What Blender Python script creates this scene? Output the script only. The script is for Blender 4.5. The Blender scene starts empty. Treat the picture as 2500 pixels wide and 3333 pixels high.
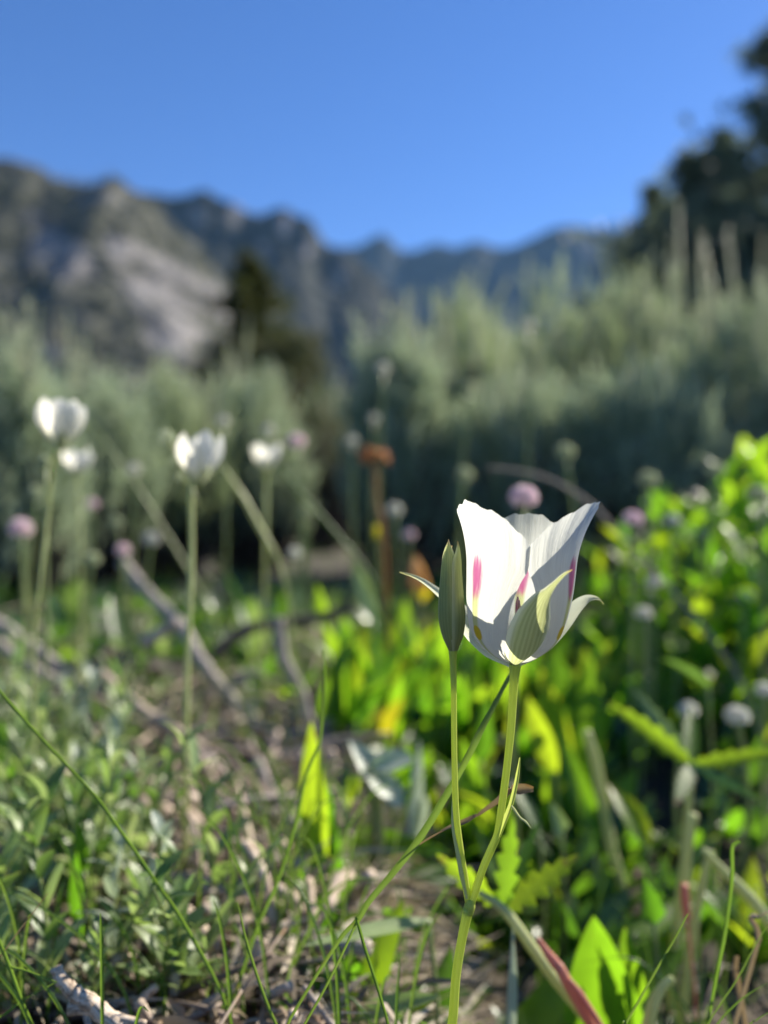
import bpy, math, random
from mathutils import Vector, Matrix, Quaternion, noise
R = math.radians
rnd = random.Random(7)
sc = bpy.context.scene
COL = sc.collection

# ------------------------------------------------------------ camera, sky, sun, exposure
CAM_H = 0.21            # metres above the ground
K = 0.93                # picture width at 1 m
FOCUS = 0.26
cam_d = bpy.data.cameras.new('camera')
cam = bpy.data.objects.new('camera', cam_d)
COL.objects.link(cam)
cam.location = (0, 0, CAM_H)
cam.rotation_euler = (R(90), 0, 0)
cam_d.sensor_fit = 'HORIZONTAL'
cam_d.sensor_width = 36
cam_d.lens = 36 / K
cam_d.clip_start = 0.01
cam_d.clip_end = 20000
cam_d.dof.use_dof = True
cam_d.dof.focus_distance = 0.258
cam_d.dof.aperture_fstop = cam_d.lens / 6.6
sc.camera = cam

SUN_EL, SUN_AZ = 34, 54      # azimuth: degrees to the right of the view direction
world = bpy.data.worlds.new('World')
sc.world = world
world.use_nodes = True
wn = world.node_tree.nodes
wl = world.node_tree.links
sky = wn.new('ShaderNodeTexSky')
sky.sky_type = 'NISHITA'
sky.sun_disc = False
sky.sun_elevation = R(SUN_EL)
sky.sun_rotation = R(SUN_AZ)
sky.altitude = 2400
sky.air_density = 1.0
sky.dust_density = 0.4
sky.ozone_density = 2.0
hs = wn.new('ShaderNodeHueSaturation')
hs.inputs['Saturation'].default_value = 1.27
hs.inputs['Hue'].default_value = 0.512
wl.new(sky.outputs[0], hs.inputs['Color'])
wl.new(hs.outputs[0], wn['Background'].inputs[0])
wn['Background'].inputs[1].default_value = 0.081

sun_d = bpy.data.lights.new('sun', 'SUN')
sun_d.energy = 5.0
sun_d.angle = R(0.53)
sun_d.color = (1.0, 0.92, 0.79)
sun = bpy.data.objects.new('sun', sun_d)
COL.objects.link(sun)
to_sun = Vector((math.sin(R(SUN_AZ)) * math.cos(R(SUN_EL)), math.cos(R(SUN_AZ)) * math.cos(R(SUN_EL)), math.sin(R(SUN_EL))))
sun.rotation_euler = to_sun.to_track_quat('Z', 'Y').to_euler()
sun.location = (0, 0, 5)

sc.view_settings.view_transform = 'Standard'
sc.view_settings.look = 'None'
sc.view_settings.exposure = 1.18
sc.view_settings.gamma = 1.0
sc.view_settings.use_curve_mapping = False
cy = sc.cycles
cy.use_denoising = True
cy.max_bounces = 10
cy.diffuse_bounces = 5
cy.transmission_bounces = 6
cy.transparent_max_bounces = 8
cy.volume_bounces = 1
cy.caustics_reflective = False
cy.caustics_refractive = False
cy.sample_clamp_indirect = 6


# ------------------------------------------------------------ helpers
def at(px, py, Y):
    """point of the place seen at photo pixel (px, py) at Y metres in front of the lens"""
    s = K / 2500 * Y
    return Vector(((px - 1250) * s, Y, CAM_H - (py - 1666.5) * s))


def ground_z(x, y):
    n = noise.noise(Vector((x * 2.1, y * 2.1, 3.3))) * 0.012 + noise.noise(Vector((x * 9, y * 9, 1.1))) * 0.005
    n += noise.noise(Vector((x * 0.13, y * 0.13, 0.4))) * 0.5 * min(1.0, max(0.0, (y - 4) / 20))
    hx = max(0.0, min(1.0, (x + 0.035) / 0.10))
    hy = max(0.0, min(1.0, (0.95 - y) / 0.40)) * max(0.0, min(1.0, (y + 0.4) / 0.4))
    n -= 0.075 * hx * hx * (3 - 2 * hx) * hy * hy * (3 - 2 * hy)      # hollow in front of and right of the lily
    n += 0.035 * max(0.0, min(1.0, (x - 0.1) / 0.7)) * max(0, 1 - abs(y - 1.2) / 2)
    return n


class MB:
    """collects shapes for ONE mesh"""
    def __init__(s):
        s.v, s.f, s.uv, s.r, s.m = [], [], [], [], []

    def face(s, idx, uvs=None, r=0.5, m=0):
        s.f.append(idx)
        s.uv.append(uvs or [(0.5, 0.5)] * len(idx))
        s.r.append(r)
        s.m.append(m)

    def tube(s, pts, rad, n=7, r=0.5, cap=True, m=0, flat=1.0):
        pts = [Vector(p) for p in pts]
        b = len(s.v)
        N = len(pts)
        ref = None
        for i, p in enumerate(pts):
            t = (pts[min(i + 1, N - 1)] - pts[max(i - 1, 0)])
            if t.length < 1e-9:
                t = Vector((0, 0, 1))
            t.normalize()
            if ref is None:
                ref = t.orthogonal()
            ref = (ref - t * ref.dot(t))
            if ref.length < 1e-6:
                ref = t.orthogonal()
            ref.normalize()
            bi = t.cross(ref)
            ra = rad[i] if hasattr(rad, '__len__') else rad
            for k in range(n):
                a = 2 * math.pi * k / n
                s.v.append(p + ref * math.cos(a) * ra + bi * math.sin(a) * ra * flat)
        for i in range(N - 1):
            for k in range(n):
                k2 = (k + 1) % n
                s.face([b + i * n + k, b + i * n + k2, b + (i + 1) * n + k2, b + (i + 1) * n + k],
                       [(k / n, i / (N - 1)), ((k + 1) / n, i / (N - 1)), ((k + 1) / n, (i + 1) / (N - 1)), (k / n, (i + 1) / (N - 1))], r, m)
        if cap:
            s.face(list(range(b + n - 1, b - 1, -1)), [(0.5, 0.0)] * n, r, m)
            s.face([b + (N - 1) * n + k for k in range(n)], [(0.5, 1.0)] * n, r, m)
        return s

    def blade(s, pts, wid, side=None, fold=0.25, r=0.5, m=0, twist=0.0, nrm=None):
        """ribbon with a V fold along pts; wid a number or list of full widths"""
        pts = [Vector(p) for p in pts]
        N = len(pts)
        b = len(s.v)
        sd0 = Vector(side) if side is not None else Vector((1, 0.2, 0))
        for i, p in enumerate(pts):
            t = (pts[min(i + 1, N - 1)] - pts[max(i - 1, 0)]).normalized()
            sd = sd0 - t * sd0.dot(t)
            if sd.length < 1e-5:
                sd = t.orthogonal()
            sd.normalize()
            if twist:
                sd = Quaternion(t, twist * i / max(1, N - 1)) @ sd
            nn = t.cross(sd)
            w = (wid[i] if hasattr(wid, '__len__') else wid) * 0.5
            s.v += [p - sd * w + nn * w * fold, p - sd * w * 0.5 + nn * w * fold * 0.35, p - nn * w * fold * 0.2,
                    p + sd * w * 0.5 + nn * w * fold * 0.35, p + sd * w + nn * w * fold]
        for i in range(N - 1):
            for k in range(4):
                a = b + i * 5 + k
                s.face([a, a + 1, a + 6, a + 5], [(k / 4, i / (N - 1)), ((k + 1) / 4, i / (N - 1)), ((k + 1) / 4, (i + 1) / (N - 1)), (k / 4, (i + 1) / (N - 1))], r, m)
        return s

    def leaf(s, base, d, nrm, L, W, bend=0.2, fold=0.2, seg=5, prof=None, r=0.5, m=0, wav=0.0):
        base, d, nrm = Vector(base), Vector(d).normalized(), Vector(nrm)
        nrm = (nrm - d * nrm.dot(d))
        if nrm.length < 1e-5:
            nrm = d.orthogonal()
        nrm.normalize()
        sd = d.cross(nrm)
        prof = prof or LANCE
        b = len(s.v)
        for i in range(seg + 1):
            t = i / seg
            w = W * 0.5 * prof(t)
            c = base + d * L * (t - 0.25 * abs(bend) * t * t) - nrm * bend * L * t * t
            wz = wav * W * math.sin(t * 17 + r * 9)
            s.v += [c - sd * w + nrm * (w * fold + wz), c - sd * w * 0.55 + nrm * w * fold * 0.35, c,
                    c + sd * w * 0.55 + nrm * w * fold * 0.35, c + sd * w + nrm * (w * fold - wz)]
        for i in range(seg):
            for k in range(4):
                a = b + i * 5 + k
                s.face([a, a + 1, a + 6, a + 5], [(k / 4, i / seg), ((k + 1) / 4, i / seg), ((k + 1) / 4, (i + 1) / seg), (k / 4, (i + 1) / seg)], r, m)
        return s

    def flake(s, base, d, nrm, L, W, r=0.5, m=0):
        """cheap four-sided leaf"""
        base, d, nrm = Vector(base), Vector(d).normalized(), Vector(nrm)
        sd = d.cross(nrm)
        if sd.length < 1e-5:
            sd = d.orthogonal()
        sd.normalize()
        up = sd.cross(d)
        b = len(s.v)
        s.v += [base, base + d * L * 0.5 + sd * W * 0.5 + up * W * 0.12, base + d * L, base + d * L * 0.5 - sd * W * 0.5 + up * W * 0.12]
        s.face([b, b + 1, b + 2, b + 3], [(0.5, 0), (1, 0.5), (0.5, 1), (0, 0.5)], r, m)
        return s

    def mesh(s, name, mats, smooth=True):
        me = bpy.data.meshes.new(name)
        me.from_pydata([tuple(v) for v in s.v], [], s.f)
        uvl = me.uv_layers.new(name='UVMap')
        flat = [c for fc in s.uv for u in fc for c in u]
        uvl.data.foreach_set('uv', flat)
        a = me.attributes.new('rnd', 'FLOAT', 'FACE')
        a.data.foreach_set('value', s.r)
        for mt in (mats if isinstance(mats, (list, tuple)) else [mats]):
            me.materials.append(mt)
        me.polygons.foreach_set('material_index', s.m)
        if smooth:
            me.polygons.foreach_set('use_smooth', [True] * len(s.f))
        me.update()
        return me

    def build(s, name, mats, parent=None, smooth=True):
        o = bpy.data.objects.new(name, s.mesh(name, mats, smooth))
        COL.objects.link(o)
        if parent is not None:
            o.parent = parent
            o.matrix_parent_inverse = Matrix.Translation(-parent.location)
        return o


def LANCE(t):
    return max(0.02, (math.sin(math.pi * min(1, t ** 0.8)) ** 0.8)) if 0 < t < 1 else (0.12 if t <= 0 else 0.02)


def OBLONG(t):
    return max(0.05, min(1.0, 2.6 * t + 0.15) * (max(0.0, 1 - t ** 4.5)) ** 0.5)


def OVATE(t):
    return max(0.02, (min(1, 0.1 + t * 4.5)) * (max(0.0, 1 - t ** 1.6)) ** 0.8)


def crv(pts, n=6):
    """smooth curve through points"""
    pts = [Vector(p) for p in pts]
    out = []
    P = [pts[0] * 2 - pts[1]] + pts + [pts[-1] * 2 - pts[-2]]
    for i in range(1, len(P) - 2):
        for k in range(n):
            t = k / n
            a, b, c, d = P[i - 1], P[i], P[i + 1], P[i + 2]
            out.append(0.5 * ((2 * b) + (c - a) * t + (2 * a - 5 * b + 4 * c - d) * t * t + (3 * b - a - 3 * c + d) * t ** 3))
    out.append(pts[-1])
    return out


def lerp_list(keys, n):
    """resample list of numbers to n values"""
    out = []
    for i in range(n):
        x = i / (n - 1) * (len(keys) - 1)
        k = min(int(x), len(keys) - 2)
        out.append(keys[k] + (keys[k + 1] - keys[k]) * (x - k))
    return out


def ip(tab, x):
    if x <= tab[0][0]:
        return tab[0][1]
    for (a, b), (c, d) in zip(tab, tab[1:]):
        if x <= c:
            t = (x - a) / (c - a)
            return b + (d - b) * t
    return tab[-1][1]


def ips(tab, x):
    """smooth (Catmull-Rom in x) table lookup"""
    if x <= tab[0][0]:
        return tab[0][1]
    n = len(tab)
    for i in range(n - 1):
        if x <= tab[i + 1][0]:
            x0, y0 = tab[i]
            x1, y1 = tab[i + 1]
            h = x1 - x0
            t = (x - x0) / h
            m0 = (y1 - tab[i - 1][1]) / (x1 - tab[i - 1][0]) if i > 0 else (y1 - y0) / h
            m1 = (tab[i + 2][1] - y0) / (tab[i + 2][0] - x0) if i < n - 2 else (y1 - y0) / h
            return ((2 * t ** 3 - 3 * t * t + 1) * y0 + (t ** 3 - 2 * t * t + t) * h * m0 + (3 * t * t - 2 * t ** 3) * y1 + (t ** 3 - t * t) * h * m1)
    return tab[-1][1]


def tag(o, label=None, cat=None, group=None, kind=None):
    if label: o['label'] = label
    if cat: o['category'] = cat
    if group: o['group'] = group
    if kind: o['kind'] = kind
    return o


def empty(name, loc, label, cat, group=None):
    o = bpy.data.objects.new(name, None)
    o.empty_display_size = 0.01
    COL.objects.link(o)
    o.location = loc
    return tag(o, label, cat, group)


def part(name, me, parent, loc=(0, 0, 0), quat=None, scale=1.0, label=None):
    """a part sharing mesh data; loc in the parent's space"""
    o = bpy.data.objects.new(name, me)
    COL.objects.link(o)
    o.parent = parent
    o.location = loc
    if quat is not None:
        o.rotation_mode = 'QUATERNION'
        o.rotation_quaternion = quat
    o.scale = (scale,) * 3 if not hasattr(scale, '__len__') else scale
    if label: o['label'] = label
    return o


def quat_for(d, roll=0.0):
    d = Vector(d).normalized()
    return d.to_track_quat('Z', 'Y') @ Quaternion((0, 0, 1), roll)


# ------------------------------------------------------------ materials
def new_mat(name):
    m = bpy.data.materials.new(name)
    m.use_nodes = True
    nt = m.node_tree
    nt.nodes.clear()
    out = nt.nodes.new('ShaderNodeOutputMaterial')
    return m, nt, nt.nodes, nt.links, out


def ramp(N, stops, interp='LINEAR'):
    r = N.new('ShaderNodeValToRGB')
    r.color_ramp.interpolation = interp
    e = r.color_ramp.elements
    while len(e) < len(stops):
        e.new(0.5)
    for i, (p, c) in enumerate(stops):
        e[i].position = p
        e[i].color = (*c, 1)
    return r


def math_node(N, L, op, a, b=None):
    m = N.new('ShaderNodeMath')
    m.operation = op
    for i, x in enumerate((a, b)):
        if x is None: continue
        if isinstance(x, (int, float)):
            m.inputs[i].default_value = x
        else:
            L.new(x, m.inputs[i])
    return m.outputs[0]


def mixc(N, L, f, a, b):
    m = N.new('ShaderNodeMix')
    m.data_type = 'RGBA'
    for i, x in ((0, f), (6, a), (7, b)):
        if isinstance(x, (int, float)):
            m.inputs[i].default_value = x
        elif isinstance(x, tuple):
            m.inputs[i].default_value = (*x, 1)
        else:
            L.new(x, m.inputs[i])
    return m.outputs[2]


def var_out(N, L):
    """random number per leaf face group and per object"""
    at_ = N.new('ShaderNodeAttribute')
    at_.attribute_name = 'rnd'
    oi = N.new('ShaderNodeObjectInfo')
    s = math_node(N, L, 'ADD', at_.outputs['Fac'], oi.outputs['Random'])
    return math_node(N, L, 'FRACT', s)


def leaf_mat(name, cols, trans, tf=0.5, rough=0.42, spec=0.4, nscale=60.0, veins=0.0, bump=0.15):
    m, nt, N, L, out = new_mat(name)
    v = var_out(N, L)
    n = len(cols)
    rp = ramp(N, [(i / (n - 1), c) for i, c in enumerate(cols)])
    L.new(v, rp.inputs[0])
    tc = N.new('ShaderNodeTexCoord')
    no = N.new('ShaderNodeTexNoise')
    no.inputs['Scale'].default_value = nscale
    no.inputs['Detail'].default_value = 3
    L.new(tc.outputs['Object'], no.inputs['Vector'])
    br = math_node(N, L, 'MULTIPLY_ADD', no.outputs['Fac'], 0.7)
    br.node.inputs[2].default_value = 0.65
    hsv = N.new('ShaderNodeHueSaturation')
    L.new(rp.outputs[0], hsv.inputs['Color'])
    L.new(br, hsv.inputs['Value'])
    col = hsv.outputs[0]
    uv = N.new('ShaderNodeUVMap')
    wv = N.new('ShaderNodeTexWave')
    mp = N.new('ShaderNodeMapping')
    mp.inputs['Scale'].default_value = (6, 0.4, 1)
    L.new(uv.outputs[0], mp.inputs[0])
    L.new(mp.outputs[0], wv.inputs[0])
    wv.inputs['Scale'].default_value = 1.0
    wv.inputs['Distortion'].default_value = 0.6
    if veins:
        col = mixc(N, L, math_node(N, L, 'MULTIPLY', wv.outputs['Fac'], veins), col, tuple(min(1, c * 1.9) for c in cols[0]))
    bp = N.new('ShaderNodeBump')
    bp.inputs['Strength'].default_value = bump
    bp.inputs['Distance'].default_value = 0.0004
    L.new(wv.outputs['Fac'], bp.inputs['Height'])
    suv = N.new('ShaderNodeSeparateXYZ')
    L.new(uv.outputs[0], suv.inputs[0])
    n5 = N.new('ShaderNodeTexNoise')
    n5.inputs['Scale'].default_value = nscale * 4
    L.new(tc.outputs['Object'], n5.inputs['Vector'])
    worn = math_node(N, L, 'ADD', math_node(N, L, 'MULTIPLY', suv.outputs[1], 0.55), math_node(N, L, 'ADD', math_node(N, L, 'MULTIPLY', n5.outputs['Fac'], 0.75), math_node(N, L, 'MULTIPLY', v, 0.16)))
    mrw = N.new('ShaderNodeMapRange')
    mrw.inputs[1].default_value = 0.99
    mrw.inputs[2].default_value = 1.12
    L.new(worn, mrw.inputs[0])
    col = mixc(N, L, math_node(N, L, 'MULTIPLY', mrw.outputs[0], 0.8), col, (0.24, 0.14, 0.05))
    p = N.new('ShaderNodeBsdfPrincipled')
    L.new(col, p.inputs['Base Color'])
    p.inputs['Roughness'].default_value = rough
    p.inputs['Specular IOR Level'].default_value = spec
    L.new(bp.outputs[0], p.inputs['Normal'])
    t = N.new('ShaderNodeBsdfTranslucent')
    hv2 = N.new('ShaderNodeHueSaturation')
    rp2 = ramp(N, [(i / (len(trans) - 1), c) for i, c in enumerate(trans)])
    L.new(v, rp2.inputs[0])
    L.new(rp2.outputs[0], hv2.inputs['Color'])
    L.new(br, hv2.inputs['Value'])
    L.new(mixc(N, L, math_node(N, L, 'MULTIPLY', mrw.outputs[0], 0.7), hv2.outputs[0], (0.22, 0.12, 0.03)), t.inputs['Color'])
    mx = N.new('ShaderNodeMixShader')
    mx.inputs[0].default_value = tf
    L.new(p.outputs[0], mx.inputs[1])
    L.new(t.outputs[0], mx.inputs[2])
    L.new(mx.outputs[0], out.inputs[0])
    return m


def bark_mat(name, c1, c2, c3=None, scale=120.0, rough=0.85, bumpd=0.0012):
    m, nt, N, L, out = new_mat(name)
    tc = N.new('ShaderNodeTexCoord')
    uv = N.new('ShaderNodeUVMap')
    no = N.new('ShaderNodeTexNoise')
    no.inputs['Scale'].default_value = scale
    no.inputs['Detail'].default_value = 6
    no.inputs['Roughness'].default_value = 0.65
    L.new(tc.outputs['Object'], no.inputs['Vector'])
    mp = N.new('ShaderNodeMapping')
    mp.inputs['Scale'].default_value = (22, 3.0, 1)
    L.new(uv.outputs[0], mp.inputs[0])
    n2 = N.new('ShaderNodeTexNoise')
    n2.inputs['Scale'].default_value = 1.0
    n2.inputs['Detail'].default_value = 5
    L.new(mp.outputs[0], n2.inputs['Vector'])
    f = math_node(N, L, 'MULTIPLY', math_node(N, L, 'ADD', no.outputs['Fac'], n2.outputs['Fac']), 0.5)
    rp = ramp(N, [(0.36, c1), (0.52, c2), (0.66, c3 or c2)])
    L.new(f, rp.inputs[0])
    p = N.new('ShaderNodeBsdfPrincipled')
    L.new(rp.outputs[0], p.inputs['Base Color'])
    p.inputs['Roughness'].default_value = rough
    bp = N.new('ShaderNodeBump')
    bp.inputs['Strength'].default_value = 0.8
    bp.inputs['Distance'].default_value = bumpd
    L.new(f, bp.inputs['Height'])
    L.new(bp.outputs[0], p.inputs['Normal'])
    L.new(p.outputs[0], out.inputs[0])
    return m


def petal_mat(name, marks=True, base=(0.61, 0.625, 0.57), tf=0.74, stripes=0.0, tip=None, low=None):
    """white petal: u across, v along; pink blotch, green midrib and yellow gland low on the midline"""
    m, nt, N, L, out = new_mat(name)
    uv = N.new('ShaderNodeUVMap')
    sp = N.new('ShaderNodeSeparateXYZ')
    L.new(uv.outputs[0], sp.inputs[0])
    U, V = sp.outputs[0], sp.outputs[1]
    mp = N.new('ShaderNodeMapping')
    mp.inputs['Scale'].default_value = (58, 3.4, 1)
    L.new(uv.outputs[0], mp.inputs[0])
    ns = N.new('ShaderNodeTexNoise')
    ns.inputs['Scale'].default_value = 1.0
    ns.inputs['Detail'].default_value = 4
    ns.inputs['Roughness'].default_value = 0.7
    ns.inputs['Distortion'].default_value = 0.8
    L.new(mp.outputs[0], ns.inputs['Vector'])
    fine = ns.outputs['Fac']
    tc = N.new('ShaderNodeTexCoord')
    n3 = N.new('ShaderNodeTexNoise')
    n3.inputs['Scale'].default_value = 260
    n3.inputs['Detail'].default_value = 3
    L.new(tc.outputs['Object'], n3.inputs['Vector'])
    rp = ramp(N, [(0.30, tuple(c * 0.90 for c in base)), (0.55, base), (0.75, tuple(min(1, c * 1.05) for c in base))])
    L.new(fine, rp.inputs[0])
    col = rp.outputs[0]
    if low:
        f = N.new('ShaderNodeMapRange')
        f.inputs[1].default_value = 0.02
        f.inputs[2].default_value = low[1]
        f.inputs[3].default_value = 0.85
        f.inputs[4].default_value = 0.0
        L.new(V, f.inputs[0])
        col = mixc(N, L, f.outputs[0], col, low[0])

    def bell(x, c, w, soft):
        d = math_node(N, L, 'ABSOLUTE', math_node(N, L, 'SUBTRACT', x, c))
        d = math_node(N, L, 'ADD', d, math_node(N, L, 'MULTIPLY', math_node(N, L, 'SUBTRACT', fine, 0.5), soft * 0.9))
        mr = N.new('ShaderNodeMapRange')
        mr.interpolation_type = 'SMOOTHSTEP'
        mr.inputs[1].default_value = w - soft
        mr.inputs[2].default_value = w + soft
        mr.inputs[3].default_value = 1
        mr.inputs[4].default_value = 0
        L.new(d, mr.inputs[0])
        return mr.outputs[0]
    if marks:
        green = math_node(N, L, 'MULTIPLY', bell(U, 0.5, 0.052, 0.022), bell(V, 0.24, 0.23, 0.06))
        col = mixc(N, L, math_node(N, L, 'MULTIPLY', green, 0.82), col, (0.42, 0.46, 0.16))
        def spot(cu, cv, wu, wv_, soft):
            du = math_node(N, L, 'DIVIDE', math_node(N, L, 'SUBTRACT', U, cu), wu)
            dv = math_node(N, L, 'DIVIDE', math_node(N, L, 'SUBTRACT', V, cv), wv_)
            d = math_node(N, L, 'ADD', math_node(N, L, 'POWER', math_node(N, L, 'ABSOLUTE', du), 2.0), math_node(N, L, 'POWER', math_node(N, L, 'ABSOLUTE', dv), 2.6))
            d = math_node(N, L, 'ADD', d, math_node(N, L, 'MULTIPLY', math_node(N, L, 'SUBTRACT', fine, 0.5), 3.6 * soft))
            mr = N.new('ShaderNodeMapRange')
            mr.interpolation_type = 'SMOOTHSTEP'
            mr.inputs[1].default_value = 1 - soft
            mr.inputs[2].default_value = 1 + soft
            mr.inputs[3].default_value = 1
            mr.inputs[4].default_value = 0
            L.new(d, mr.inputs[0])
            return mr.outputs[0]
        pk = mixc(N, L, math_node(N, L, 'MULTIPLY', fine, 1.0), (0.28, 0.010, 0.12), (0.50, 0.08, 0.27))
        col = mixc(N, L, math_node(N, L, 'MULTIPLY', spot(0.5, 0.545, 0.066, 0.12, 0.8), 0.88), col, pk)
        yel = spot(0.5, 0.215, 0.085, 0.045, 0.3)
        col = mixc(N, L, math_node(N, L, 'MULTIPLY', yel, 0.95), col, (0.48, 0.36, 0.015))
    if stripes:
        wv = N.new('ShaderNodeTexWave')
        wv.bands_direction = 'X'
        wv.inputs['Scale'].default_value = 3.1
        wv.inputs['Distortion'].default_value = 2.4
        wv.inputs['Detail'].default_value = 2
        wv.inputs['Detail Scale'].default_value = 2.0
        mm = N.new('ShaderNodeMapping')
        mm.inputs['Scale'].default_value = (1, 0.35, 1)
        L.new(uv.outputs[0], mm.inputs[0])
        L.new(mm.outputs[0], wv.inputs[0])
        body = bell(U, 0.5, 0.36, 0.10)
        col = mixc(N, L, math_node(N, L, 'MULTIPLY', body, 0.8), col, (0.50, 0.55, 0.20))
        f = math_node(N, L, 'MULTIPLY', math_node(N, L, 'MULTIPLY', wv.outputs['Fac'], body), stripes)
        col = mixc(N, L, f, col, (0.26, 0.31, 0.08))
    if tip:
        f = N.new('ShaderNodeMapRange')
        f.inputs[1].default_value = tip[1]
        f.inputs[2].default_value = 1.0
        L.new(V, f.inputs[0])
        col = mixc(N, L, f.outputs[0], col, tip[0])
    p = N.new('ShaderNodeBsdfPrincipled')
    L.new(col, p.inputs['Base Color'])
    p.inputs['Roughness'].default_value = 0.48
    p.inputs['Specular IOR Level'].default_value = 0.3
    p.inputs['Sheen Weight'].default_value = 0.1
    h = math_node(N, L, 'MULTIPLY_ADD', n3.outputs['Fac'], 0.35)
    L.new(fine, h.node.inputs[2])
    bp = N.new('ShaderNodeBump')
    bp.inputs['Strength'].default_value = 0.5
    bp.inputs['Distance'].default_value = 0.0007
    L.new(h, bp.inputs['Height'])
    L.new(bp.outputs[0], p.inputs['Normal'])
    t = N.new('ShaderNodeBsdfTranslucent')
    L.new(col, t.inputs['Color'])
    L.new(bp.outputs[0], t.inputs['Normal'])
    mx = N.new('ShaderNodeMixShader')
    mx.inputs[0].default_value = tf
    L.new(p.outputs[0], mx.inputs[1])
    L.new(t.outputs[0], mx.inputs[2])
    L.new(mx.outputs[0], out.inputs[0])
    return m


def stem_mat(name, c1, c2, sss=0.15, rough=0.38, tf=0.3):
    m, nt, N, L, out = new_mat(name)
    uv = N.new('ShaderNodeUVMap')
    mp = N.new('ShaderNodeMapping')
    mp.inputs['Scale'].default_value = (14, 2.5, 1)
    L.new(uv.outputs[0], mp.inputs[0])
    ns = N.new('ShaderNodeTexNoise')
    ns.inputs['Scale'].default_value = 1.0
    ns.inputs['Detail'].default_value = 5
    L.new(mp.outputs[0], ns.inputs['Vector'])
    rp = ramp(N, [(0.35, c1), (0.65, c2)])
    L.new(ns.outputs['Fac'], rp.inputs[0])
    p = N.new('ShaderNodeBsdfPrincipled')
    L.new(rp.outputs[0], p.inputs['Base Color'])
    p.inputs['Roughness'].default_value = rough
    p.inputs['Subsurface Weight'].default_value = sss
    p.inputs['Subsurface Radius'].default_value = (0.6, 1.0, 0.25)
    p.inputs['Subsurface Scale'].default_value = 0.0015
    bp = N.new('ShaderNodeBump')
    bp.inputs['Strength'].default_value = 0.4
    bp.inputs['Distance'].default_value = 0.0002
    L.new(ns.outputs['Fac'], bp.inputs['Height'])
    L.new(bp.outputs[0], p.inputs['Normal'])
    t = N.new('ShaderNodeBsdfTranslucent')
    L.new(rp.outputs[0], t.inputs['Color'])
    mx = N.new('ShaderNodeMixShader')
    mx.inputs[0].default_value = tf
    L.new(p.outputs[0], mx.inputs[1])
    L.new(t.outputs[0], mx.inputs[2])
    L.new(mx.outputs[0], out.inputs[0])
    return m


M = {}
M['petal'] = petal_mat('white_petal')
M['sepal'] = petal_mat('striped_sepal', marks=False, base=(0.84, 0.86, 0.62), stripes=0.42, tip=((0.50, 0.34, 0.12), 0.88), tf=0.74)
M['sepal_side'] = petal_mat('pale_sepal', marks=False, base=(0.78, 0.81, 0.62), tip=((0.68, 0.64, 0.22), 0.7), tf=0.66)
M['petal_far'] = petal_mat('cream_petal', marks=False, base=(0.90, 0.89, 0.80), low=((0.62, 0.66, 0.30), 0.42), tf=0.68)
M['bud'] = petal_mat('bud_sepal', marks=False, base=(0.80, 0.82, 0.48), stripes=0.25, tip=((0.45, 0.32, 0.16), 0.93), tf=0.62)
M['stem'] = stem_mat('green_stem', (0.58, 0.66, 0.12), (0.68, 0.75, 0.18), sss=0.0, tf=0.55)
M['stem_far'] = stem_mat('dull_stem', (0.20, 0.27, 0.08), (0.34, 0.38, 0.16))
M['stem_pale'] = stem_mat('pale_stem', (0.46, 0.50, 0.18), (0.64, 0.66, 0.34), tf=0.35)
M['stem_pink'] = stem_mat('pink_stalk', (0.58, 0.20, 0.15), (0.66, 0.32, 0.22))
M['anther'] = stem_mat('anther', (0.55, 0.10, 0.30), (0.66, 0.50, 0.32))
M['grass'] = leaf_mat('grass_blade', [(0.05, 0.11, 0.02), (0.08, 0.14, 0.03), (0.11, 0.17, 0.05)], [(0.18, 0.34, 0.03), (0.26, 0.40, 0.05)], 0.42, veins=0.5)
M['grass_dry'] = leaf_mat('dry_grass', [(0.28, 0.20, 0.11), (0.40, 0.31, 0.19), (0.24, 0.13, 0.06)], [(0.30, 0.20, 0.08), (0.36, 0.26, 0.12)], 0.3, rough=0.7)
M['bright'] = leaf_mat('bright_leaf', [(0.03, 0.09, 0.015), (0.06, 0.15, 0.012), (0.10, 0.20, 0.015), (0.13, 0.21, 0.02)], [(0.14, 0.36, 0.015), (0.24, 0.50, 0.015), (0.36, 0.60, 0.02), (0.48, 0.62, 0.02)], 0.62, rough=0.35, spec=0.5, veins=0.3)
M['silver'] = leaf_mat('silvery_leaf', [(0.38, 0.45, 0.34), (0.46, 0.52, 0.42)], [(0.42, 0.52, 0.30), (0.5, 0.58, 0.4)], 0.4, rough=0.4, spec=0.5)
M['yellow'] = leaf_mat('yellow_leaf', [(0.40, 0.36, 0.02), (0.52, 0.40, 0.03)], [(0.62, 0.62, 0.01), (0.75, 0.55, 0.01)], 0.5)
M['herb'] = leaf_mat('grey_green_leaf', [(0.05, 0.09, 0.03), (0.16, 0.25, 0.08), (0.30, 0.38, 0.17), (0.10, 0.16, 0.04), (0.36, 0.40, 0.20)], [(0.12, 0.26, 0.03), (0.34, 0.50, 0.10), (0.46, 0.58, 0.20), (0.20, 0.36, 0.05)], 0.42, rough=0.36, spec=0.6)
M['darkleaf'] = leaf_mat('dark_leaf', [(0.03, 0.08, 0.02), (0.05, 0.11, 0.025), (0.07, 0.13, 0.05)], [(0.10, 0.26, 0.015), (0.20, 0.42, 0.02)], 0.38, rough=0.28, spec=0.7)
M['sage'] = leaf_mat('sage_leaf', [(0.22, 0.28, 0.20), (0.32, 0.39, 0.29), (0.41, 0.47, 0.37), (0.28, 0.34, 0.20)], [(0.34, 0.44, 0.24), (0.44, 0.54, 0.33)], 0.42, rough=0.6, spec=0.2)
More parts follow.
